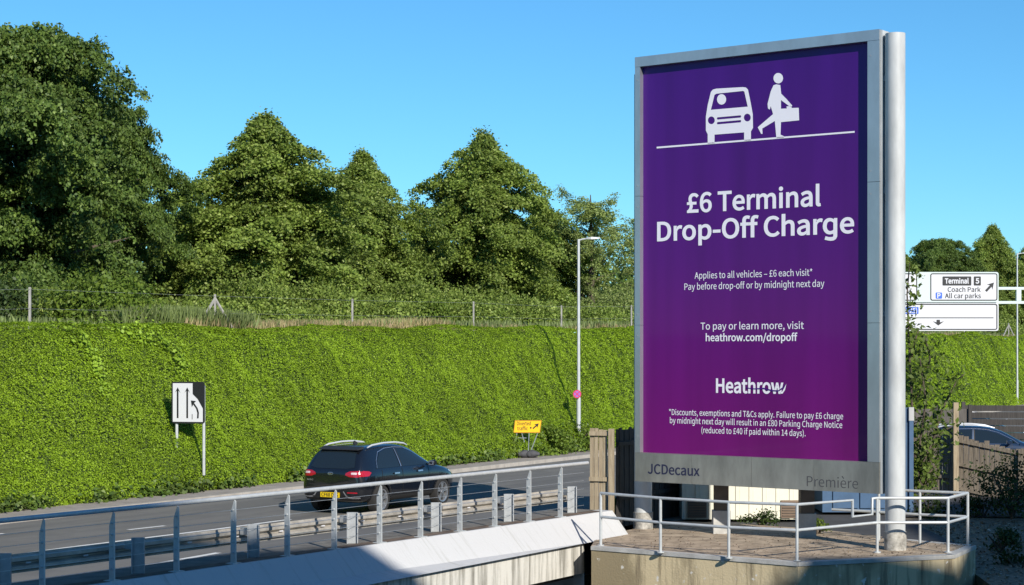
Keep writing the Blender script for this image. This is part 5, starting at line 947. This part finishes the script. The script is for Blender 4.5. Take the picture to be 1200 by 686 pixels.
tag(leaf_obj('fallen_leaves', leaves(Pn, .09, g, np.tile(np.array([0, 0, 1.]), (n, 1)), .8, .6), leafmat('fallen_leaf', (.16, .11, .06), (.38, .30, .2), (.5, .44, .36), trans=.1)), 'fallen leaves and litter on the shaded ground at right', None, None, 'stuff')
gt_ = np.random.default_rng(62); n = 1000; f = gt_.uniform(0, 1, n); e = gt_.uniform(0, 1, n) ** 1.5
qa = np.array([(p.x, p.y) for p in (T[0], T[1], T[2], T[3])]); qb = np.array([(Tback[4].x, Tback[4].y), (Tback[3].x, Tback[3].y), (Tback[2].x, Tback[2].y), (Tback[0].x, Tback[0].y)])
xi = np.array([0, .36, .85, 1.]); pa = np.stack([np.interp(f, xi, qa[:, i]) for i in (0, 1)], -1); pb = np.stack([np.interp(f, xi, qb[:, i]) for i in (0, 1)], -1); pp = pa + (pb - pa) * (.06 + .9 * e[:, None])
tag(leaf_obj('terrace_litter', leaves(np.column_stack([pp, np.full(n, .014)]), .042, gt_, np.tile(np.array([0, 0, 1.]), (n, 1)), .85, .6), leafmat('dry_litter', (.07, .05, .03), (.22, .16, .1), (.42, .36, .28), trans=.05)), 'dry leaf crumbs scattered on the terrace', None, None, 'stuff')
# elder sapling beside the right post
g = np.random.default_rng(21); sap = thing('elder_sapling', 'straggly elder sapling with long leafy shoots right of the billboard post', 'sapling', (9.75, 44.2, -.1))
shoots = [[(1076,575),(1070,500),(1066,420),(1063,345),(1066,308)], [(1080,575),(1078,520),(1085,470),(1078,420)], [(1082,575),(1090,530),(1104,480),(1122,445),(1131,438)], [(1084,570),(1094,520),(1106,505),(1116,500)], [(1078,570),(1070,540),(1066,505)], [(1080,560),(1088,555),(1098,545)], [(1082,580),(1076,555),(1092,520)], [(1074,470),(1082,450),(1090,420),(1084,395)], [(1068,420),(1072,400),(1076,388)], [(1080,560),(1068,560),(1066,540)]]
stm = MB(); C = []
for sh in shoots:
    dep = 44.2 + g.uniform(-.7, .7); pts = [at(x, y, dep) - Vector((9.75, 44.2, -.1)) + Vector((0, (i - 1) * .0, 0)) for i, (x, y) in enumerate(sh)]
    stm.tube(pts, [.035 * (1 - .75 * i / len(pts)) for i in range(len(pts))], 6)
    for pa, pb in zip(pts[:-1], pts[1:]):
        L = (pb - pa).length
        for f in np.arange(0, 1, .06 / max(.06, L)):
            c = pa.lerp(pb, float(f))
            for _ in range(6): C.append(np.array(c) + g.normal(size=3) * np.array([.2, .22, .16]))
C = np.array(C)
leaf_obj('foliage', leaves(C, .16, g, np.tile(np.array([.2, -.3, .8]), (len(C), 1)), .4, .5, droop=.9), leafmat('elder_leaf', (.075, .12, .018), (.17, .235, .045), trans=.35), sap); stm.build('stem', M_bark, sap)

# ------------------------------------------------------------------ cars
M_carp = mat('black_car_paint', (.006, .007, .010), .2, spec=.6, coat=1.)
M_blup = mat('dark_blue_car_paint', (.012, .025, .055), .25, spec=.6, coat=1.)
M_grnp = mat('dark_green_car_paint', (.012, .03, .025), .25, spec=.6, coat=1.)
M_cglass = mat('car_glass', (.012, .018, .022), .04, spec=.9)
M_plastic = mat('black_plastic', (.018, .018, .018), .6)
M_chrome = mat('bright_trim', (.75, .75, .76), .2, .9)
M_rails = mat('satin_silver_trim', (.66, .67, .68), .35, .3)
M_tyre = mat('tyre_rubber', (.022, .021, .02), .85, noise=.2)
M_alloy = mat('alloy_wheel', (.52, .53, .55), .3, .8)
M_tail = mat('red_tail_lens', (.36, .008, .02), .12, coat=1.)
M_tailw = mat('clear_lens', (.7, .55, .55), .1, coat=1.)
M_plate = mat('yellow_number_plate', (.80, .55, .01), .4)
M_head = mat('headlamp_glass', (.5, .56, .6), .08, coat=1.)
# stations: x from the tail, half width, sill z, belt z, roof half width, roof z
ST = [(.00,.60,.44,.70,.58,.86),(.035,.76,.36,.72,.72,1.00),(.12,.84,.30,.78,.75,1.09),(.24,.875,.27,.90,.69,1.28),(.38,.89,.26,.97,.63,1.46),(.66,.90,.25,1.00,.61,1.52),(1.2,.90,.24,1.00,.60,1.54),(1.75,.90,.24,.99,.60,1.54),(2.25,.90,.24,.98,.59,1.50),(2.62,.90,.24,.975,.60,1.38),(2.98,.90,.24,.97,.66,1.17),(3.25,.90,.24,.955,.72,1.03),(3.6,.89,.25,.90,.74,.975),(3.95,.86,.26,.82,.70,.91),(4.2,.78,.28,.72,.60,.80),(4.33,.62,.32,.62,.50,.68),(4.36,.50,.40,.56,.44,.60)]
def car_body():
    rings = []
    for x, w_, zb, zm, wr, zr in ST:
        sh = min(zm, zr - .03)
        half = [(0, zb), (w_ * .72, zb), (w_ * .95, zb + .06), (w_ * .985, zb + (sh - zb) * .38), (w_, zb + (sh - zb) * .72), (w_ * .975, sh), (wr + (w_ - wr) * .28, sh + (zr - sh) * .62), (wr * .96, zr - .02), (wr * .72, zr + .012), (0, zr + .028)]
        rings.append([Vector((x, -y, z)) for y, z in half] + [Vector((x, y, z)) for y, z in half[-2:0:-1]])
    mb = MB().loft(rings); o = mb.build('body', M_carp)
    sub = o.modifiers.new('s', 'SUBSURF'); sub.levels = 2; sub.render_levels = 2
    cut = MB()
    for x in (.80, 3.50):
        for y in (-1, 1): cut.tube([(x, y * .60, .335), (x, y * 1.1, .335)], .375, 40)
    co = cut.build('cut', None); bo = o.modifiers.new('b', 'BOOLEAN'); bo.operation = 'DIFFERENCE'; bo.object = co; bo.solver = 'EXACT'
    bpy.context.view_layer.update(); me = bpy.data.meshes.new_from_object(o.evaluated_get(bpy.context.evaluated_depsgraph_get()))
    bpy.data.objects.remove(o); bpy.data.objects.remove(co); me.materials.clear(); return me
BODY = car_body(); BV = BVHTree.FromPolygons([v.co[:] for v in BODY.vertices], [tuple(p.vertices) for p in BODY.polygons])
def project(polys, axis, sgn, off=.006, cuts=4):
    """lay a flat outline onto the car body: axis 'y' from the side (x,z), 'x' from the ends (y,z), 'z' from above (x,y)"""
    me = flat(polys); bm = bmesh.new(); bm.from_mesh(me)
    bmesh.ops.triangulate(bm, faces=bm.faces[:])
    for _ in range(cuts):
        lg = [e for e in bm.edges if e.calc_length() > .07]
        if not lg: break
        bmesh.ops.subdivide_edges(bm, edges=lg, cuts=1); bmesh.ops.triangulate(bm, faces=bm.faces[:])
    last = None
    for v in bm.verts:
        a, b = v.co.x, v.co.y
        if axis == 'y': o_, d_ = Vector((a, sgn * 3, b)), Vector((0, -sgn, 0))
        elif axis == 'x': o_, d_ = Vector((2 + sgn * 5, a, b)), Vector((-sgn, 0, 0))
        else: o_, d_ = Vector((a, b, 4)), Vector((0, 0, -1))
        h, nn, _, _ = BV.ray_cast(o_, d_)
        if h is None:
            h, nn, _, _ = BV.find_nearest(o_ + d_ * 2.1)
        if nn.dot(d_) > 0: nn = -nn
        v.co = h + nn * off
    bmesh.ops.recalc_face_normals(bm, faces=bm.faces[:]); bm.to_mesh(me); bm.free(); return me
def mirror_y(pts): return [(-a, b) for a, b in pts[::-1]]
def strip2(pts, wd):
    l, r_ = [], []
    for i, p in enumerate(pts):
        a = pts[max(0, i-1)]; b = pts[min(len(pts)-1, i+1)]; d = Vector((b[0]-a[0], b[1]-a[1])).normalized(); n = Vector((-d.y, d.x)) * wd / 2
        l.append((p[0]+n.x, p[1]+n.y)); r_.append((p[0]-n.x, p[1]-n.y))
    return l + r_[::-1]
def make_car(label, paint, loc, rz, group=None):
    c = thing('parked_car' if group else 'car', label, 'car', loc, rz, group)
    bme = BODY.copy(); body = link('body', bme, paint, c, True)
    wr_ = [(.62,1.03),(.78,1.20),(1.0,1.36),(1.3,1.425),(1.66,1.435),(1.62,1.03)]
    wf_ = [(1.74,1.03),(1.76,1.435),(2.1,1.41),(2.45,1.32),(2.85,1.13),(3.02,1.02)]
    arc = [(.66,1.04),(.74,1.20),(.95,1.385),(1.3,1.455),(1.7,1.465),(2.12,1.44),(2.48,1.345),(2.9,1.13),(3.06,1.01)]
    for sg in (-1, 1):
        for q in (wr_, wf_): link('side_window', project([q], 'y', sg), M_cglass, c, True)
        link('window_trim', project([strip2(arc, .013)], 'y', sg, .009), M_chrome, c)
        link('pillar', project([[(1.655,1.03),(1.675,1.44),(1.755,1.44),(1.735,1.03)]], 'y', sg, .008), M_plastic, c)
        link('pillar_trim', project([[(1.655,1.03),(1.69,1.44),(1.71,1.44),(1.69,1.03)]], 'y', sg, .011), M_chrome, c)
        link('sill_cladding', project([[(1.22,.28),(1.22,.40),(3.1,.40),(3.1,.28)]], 'y', sg, .012), M_plastic, c)
        for x in (1.42, 2.45): link('door_handle', project([rrect(x-.11, .875, x+.11, .905, .012)], 'y', sg, .03), M_chrome, c)
        for xa in (.72, 1.70, 2.86): link('door_gap', project([strip2([(xa, .42), (xa + (.1 if xa < 1 else 0), .70), (xa + (.12 if xa < 1 else .0), 1.0)], .012)], 'y', sg, .004), M_plastic, c)
        mi = MB().loft([[(2.72 + a * .9, sg * (1.00), 1.06 + b) for a, b in circle(0, 0, .07, .06, 10)], [(2.74 + a, sg * (1.09), 1.07 + b) for a, b in circle(0, 0, .095, .075, 10)], [(2.76 + a, sg * 1.13, 1.07 + b) for a, b in circle(0, 0, .07, .055, 10)]])
        mi.box((2.78, sg * .95, 1.03), (.08, .16, .04)); mi.build('mirror', paint, c, True)
        MB().box((2.665, sg * 1.065, 1.07), (.012, .13, .10)).build('mirror_glass', M_chrome, c)
        MB().tube([(.62, sg*.60, 1.50), (.80, sg*.60, 1.545), (1.3, sg*.59, 1.578), (1.8, sg*.585, 1.575), (2.2, sg*.58, 1.535), (2.36, sg*.57, 1.49)], [.014,.022,.022,.022,.022,.014], 8).build('roof_rail', M_rails, c, True)
        # lights
        tl = [(.40,.905),(.42,.95),(.52,.99),(.72,1.0),(.80,.97),(.80,.89),(.72,.86),(.52,.865)]
        tl = tl if sg < 0 else tl
        q = [(sg * a, b) for a, b in tl]; lo = link('tail_light', project([q], 'x', -1, .010, 5), M_tail, c, True)
        q2 = [(.06,.87),(.07,.97),(.18,1.0),(.34,.985),(.40,.95),(.30,.88)]
        link('lens_side', project([q2], 'y', sg, .010), M_tail, lo, True)
        link('lens_bright', project([[(sg*a, b) for a, b in rrect(.56,.92,.70,.965,.02)]], 'x', -1, .016), M_tailw, lo)
        link('bumper_reflector', project([[(sg*a, b) for a, b in rrect(.46,.50,.72,.53,.012)]], 'x', -1, .010), M_tail, c)
        link('bumper_trim', project([[(sg*a, b) for a, b in strip2([(.36,.54),(.44,.44),(.49,.41),(.60,.40),(.76,.41)], .032)]], 'x', -1, .012), M_chrome, c)
        link('headlight', project([[(3.82,.83),(3.95,.86),(4.2,.80),(4.28,.72),(4.1,.70)]], 'y', sg, .008), M_head, c, True)
        for x in (.80, 3.50):
            wh = bpy.data.objects.new('wheel', None); COL.objects.link(wh); wh.parent = c; wh.location = (x, sg * .79, .335)
            tp_ = [(.335,-.09),(.335,.06),(.315,.10),(.25,.105),(.235,.06),(.22,-.08)]
            k = 40; rings = [[Vector((r_*math.cos(2*math.pi*i/k), sg*y_, r_*math.sin(2*math.pi*i/k))) for r_, y_ in tp_] for i in range(k)]
            MB().loft(rings + [rings[0]], cap=False).build('tyre', M_tyre, wh, True)
            rim = MB(); rr2 = [[Vector((r_*math.cos(2*math.pi*i/k), sg*y_, r_*math.sin(2*math.pi*i/k))) for r_, y_ in ((.245,.05),(.24,.10),(.215,.095),(.205,.02))] for i in range(k)]
            rim.loft(rr2 + [rr2[0]], cap=False)
            for j in range(5):
                for dd in (-.16, .16):
                    a = 2*math.pi*j/5 + .3; a2 = a + dd
                    rim.loft([[Vector((r_*math.cos(t_) - e*math.sin(t_), sg*y_, r_*math.sin(t_) + e*math.cos(t_))) for e, y_ in ((-.02,.055),(.02,.055),(.02,.085),(-.02,.085))] for r_, t_ in ((.03, a), (.225, a2))])
            rim.tube([(0, sg*.04, 0), (0, sg*.095, 0)], .05, 14).build('rim', M_alloy, wh, False)
            MB().tube([(0, sg*.0, 0), (0, sg*.03, 0)], .215, 24).build('hub_backing', M_plastic, wh)
        link('arch_cladding', project([strip2([(3.50 + .40*math.cos(a), .335 + .40*math.sin(a)) for a in np.linspace(-.1, 3.24, 22)], .06)], 'y', sg, .010), M_plastic, c)
        link('arch_cladding', project([strip2([(.80 + .40*math.cos(a), .335 + .40*math.sin(a)) for a in np.linspace(-.1, 3.24, 22)], .06)], 'y', sg, .010), M_plastic, c)
    rw = [(-.60,1.07),(-.50,1.40),(-.3,1.43),(.3,1.43),(.50,1.40),(.60,1.07),(.4,1.04),(-.4,1.04)]
    link('rear_window', project([rw], 'x', -1), M_cglass, c, True)
    ws = [(2.55,-.52),(2.55,.52),(3.10,.62),(3.10,-.62)]
    link('windscreen', project([ws], 'z', 1), M_cglass, c, True)
    MB().loft([[(.30,-.55,1.45),(.30,.55,1.45),(.50,.57,1.47),(.50,-.57,1.47)], [(.31,-.53,1.47),(.31,.53,1.47),(.58,.54,1.525),(.58,-.54,1.525)]]).build('roof_spoiler', M_plastic, c)
    MB().loft([[(.95,-.02,1.55),(.95,.02,1.55),(1.13,.02,1.55),(1.13,-.02,1.55)], [(.97,-.006,1.63),(.97,.006,1.63),(1.01,.006,1.63),(1.01,-.006,1.63)]]).build('aerial', M_plastic, c)
    link('bumper_lower', project([[(-.74,.34),(-.74,.43),(.74,.43),(.74,.34)]], 'x', -1, .012), M_plastic, c)
    pl_ = MB().box((-.012, 0, .455), (.012, .52, .112)).build('number_plate', M_plate, c)
    if not group:
        me = flat(text_polys('CF68 DYS', .079, 14, .46)); plane_put('lettering', me, M_black, pl_, Vector((0,0,0)), (0,-1,0), (0,0,1), 0, .416, .0205)
        bg_ = link('badge', project([circle(0, .93, .075, .032)], 'x', -1, .010), M_chrome, c)
        link('badge_field', project([circle(0, .93, .063, .023)], 'x', -1, .014), M_plastic, bg_)
        me = flat(text_polys('KIA', .026, 20, .085)); h_, n_, _, _ = BV.ray_cast(Vector((-3, 0, .93)), Vector((1, 0, 0)))
        plane_put('lettering', me, M_chrome, bg_, Vector((h_.x, 0, 0)), (0,-1,0), (0,0,1), 0, .918, .022)
        me = flat(text_polys('NIRO', .035, 12, .17)); h2, _, _, _ = BV.ray_cast(Vector((-3, .55, .78)), Vector((1, 0, 0)))
        plane_put('model_lettering', me, M_chrome, c, Vector((h2.x, 0, 0)), (0,-1,0), (0,0,1), -.55, .765, .02)
    return c
ang = R(60)                                # the car heads along the road
pc = P(0, 0); 
kx, dd_ = (424 - 600) / F, 41.9
rr_ = Vector((kx * dd_, dd_, 0))          # rear right bumper corner
fwd = Vector((math.cos(ang), math.sin(ang), 0)); lft = Vector((-fwd.y, fwd.x, 0))
make_car('black hatchback with red tail lights driving away on the road', M_carp, rr_ + lft * .87 - fwd * .05, ang).scale = (1.0, 1.05, 1.05)
make_car('dark blue car parked behind the grey board fence', M_blup, (12.9, 57.2, -.05), R(-8), 'cars parked behind the fences')
make_car('dark green car roof farther back behind the panel fence', M_grnp, (15.2, 67.5, 0), R(8), 'cars parked behind the fences')

# ------------------------------------------------------------------ unseen buildings, added and shaped to cast shade into view
def building(name, label, pts, z0, z1, floors):
    b = thing(name, label, 'building', (pts[0][0], pts[0][1], 0)); o = Vector((pts[0][0], pts[0][1], 0))
    q = [(p[0] - o.x, p[1] - o.y) for p in pts]
    MB().prism(q, z0, z1).build('wall', M_facade, b)
    wn = MB()
    a = sum(q[i][0]*q[(i+1) % len(q)][1] - q[(i+1) % len(q)][0]*q[i][1] for i in range(len(q))); sg = 1 if a > 0 else -1
    for i in range(len(q)):
        p0, p1 = Vector((*q[i], 0)), Vector((*q[(i+1) % len(q)], 0)); d = p1 - p0; L = d.length; d.normalize(); n = Vector((d.y, -d.x, 0)) * sg
        for f in range(floors):
            zc_ = z0 + 6 + 1.8 + f * 3.4
            if zc_ + 1 > z1: break
            c = (p0 + p1) / 2 + n * .02 + Vector((0, 0, zc_)); wn.box(c, (L * .92, .06, 1.5), Matrix.Rotation(math.atan2(d.y, d.x), 3, 'Z'))
    wn.build('window_band', M_winglass, b); return b
building('shade_building', 'unseen pale building with window bands, added to shade the parapet', [(13.7, -1.47), (10.24, -3.46), (8.44, -4.58), (8.44 - 35, -4.58 - 60.6), (22, -75), (24, -30), (24, -7.6)], -6, 20, 7)
building('shade_building', 'unseen pale building at right, added to shade the wall and yard', [(26.3, -8.3), (29.8, -8.3), (29.9, -1.5), (32.0, 3.8), (34, 6), (70, 6), (70, -45), (26.3, -45)], -6, 25, 8)
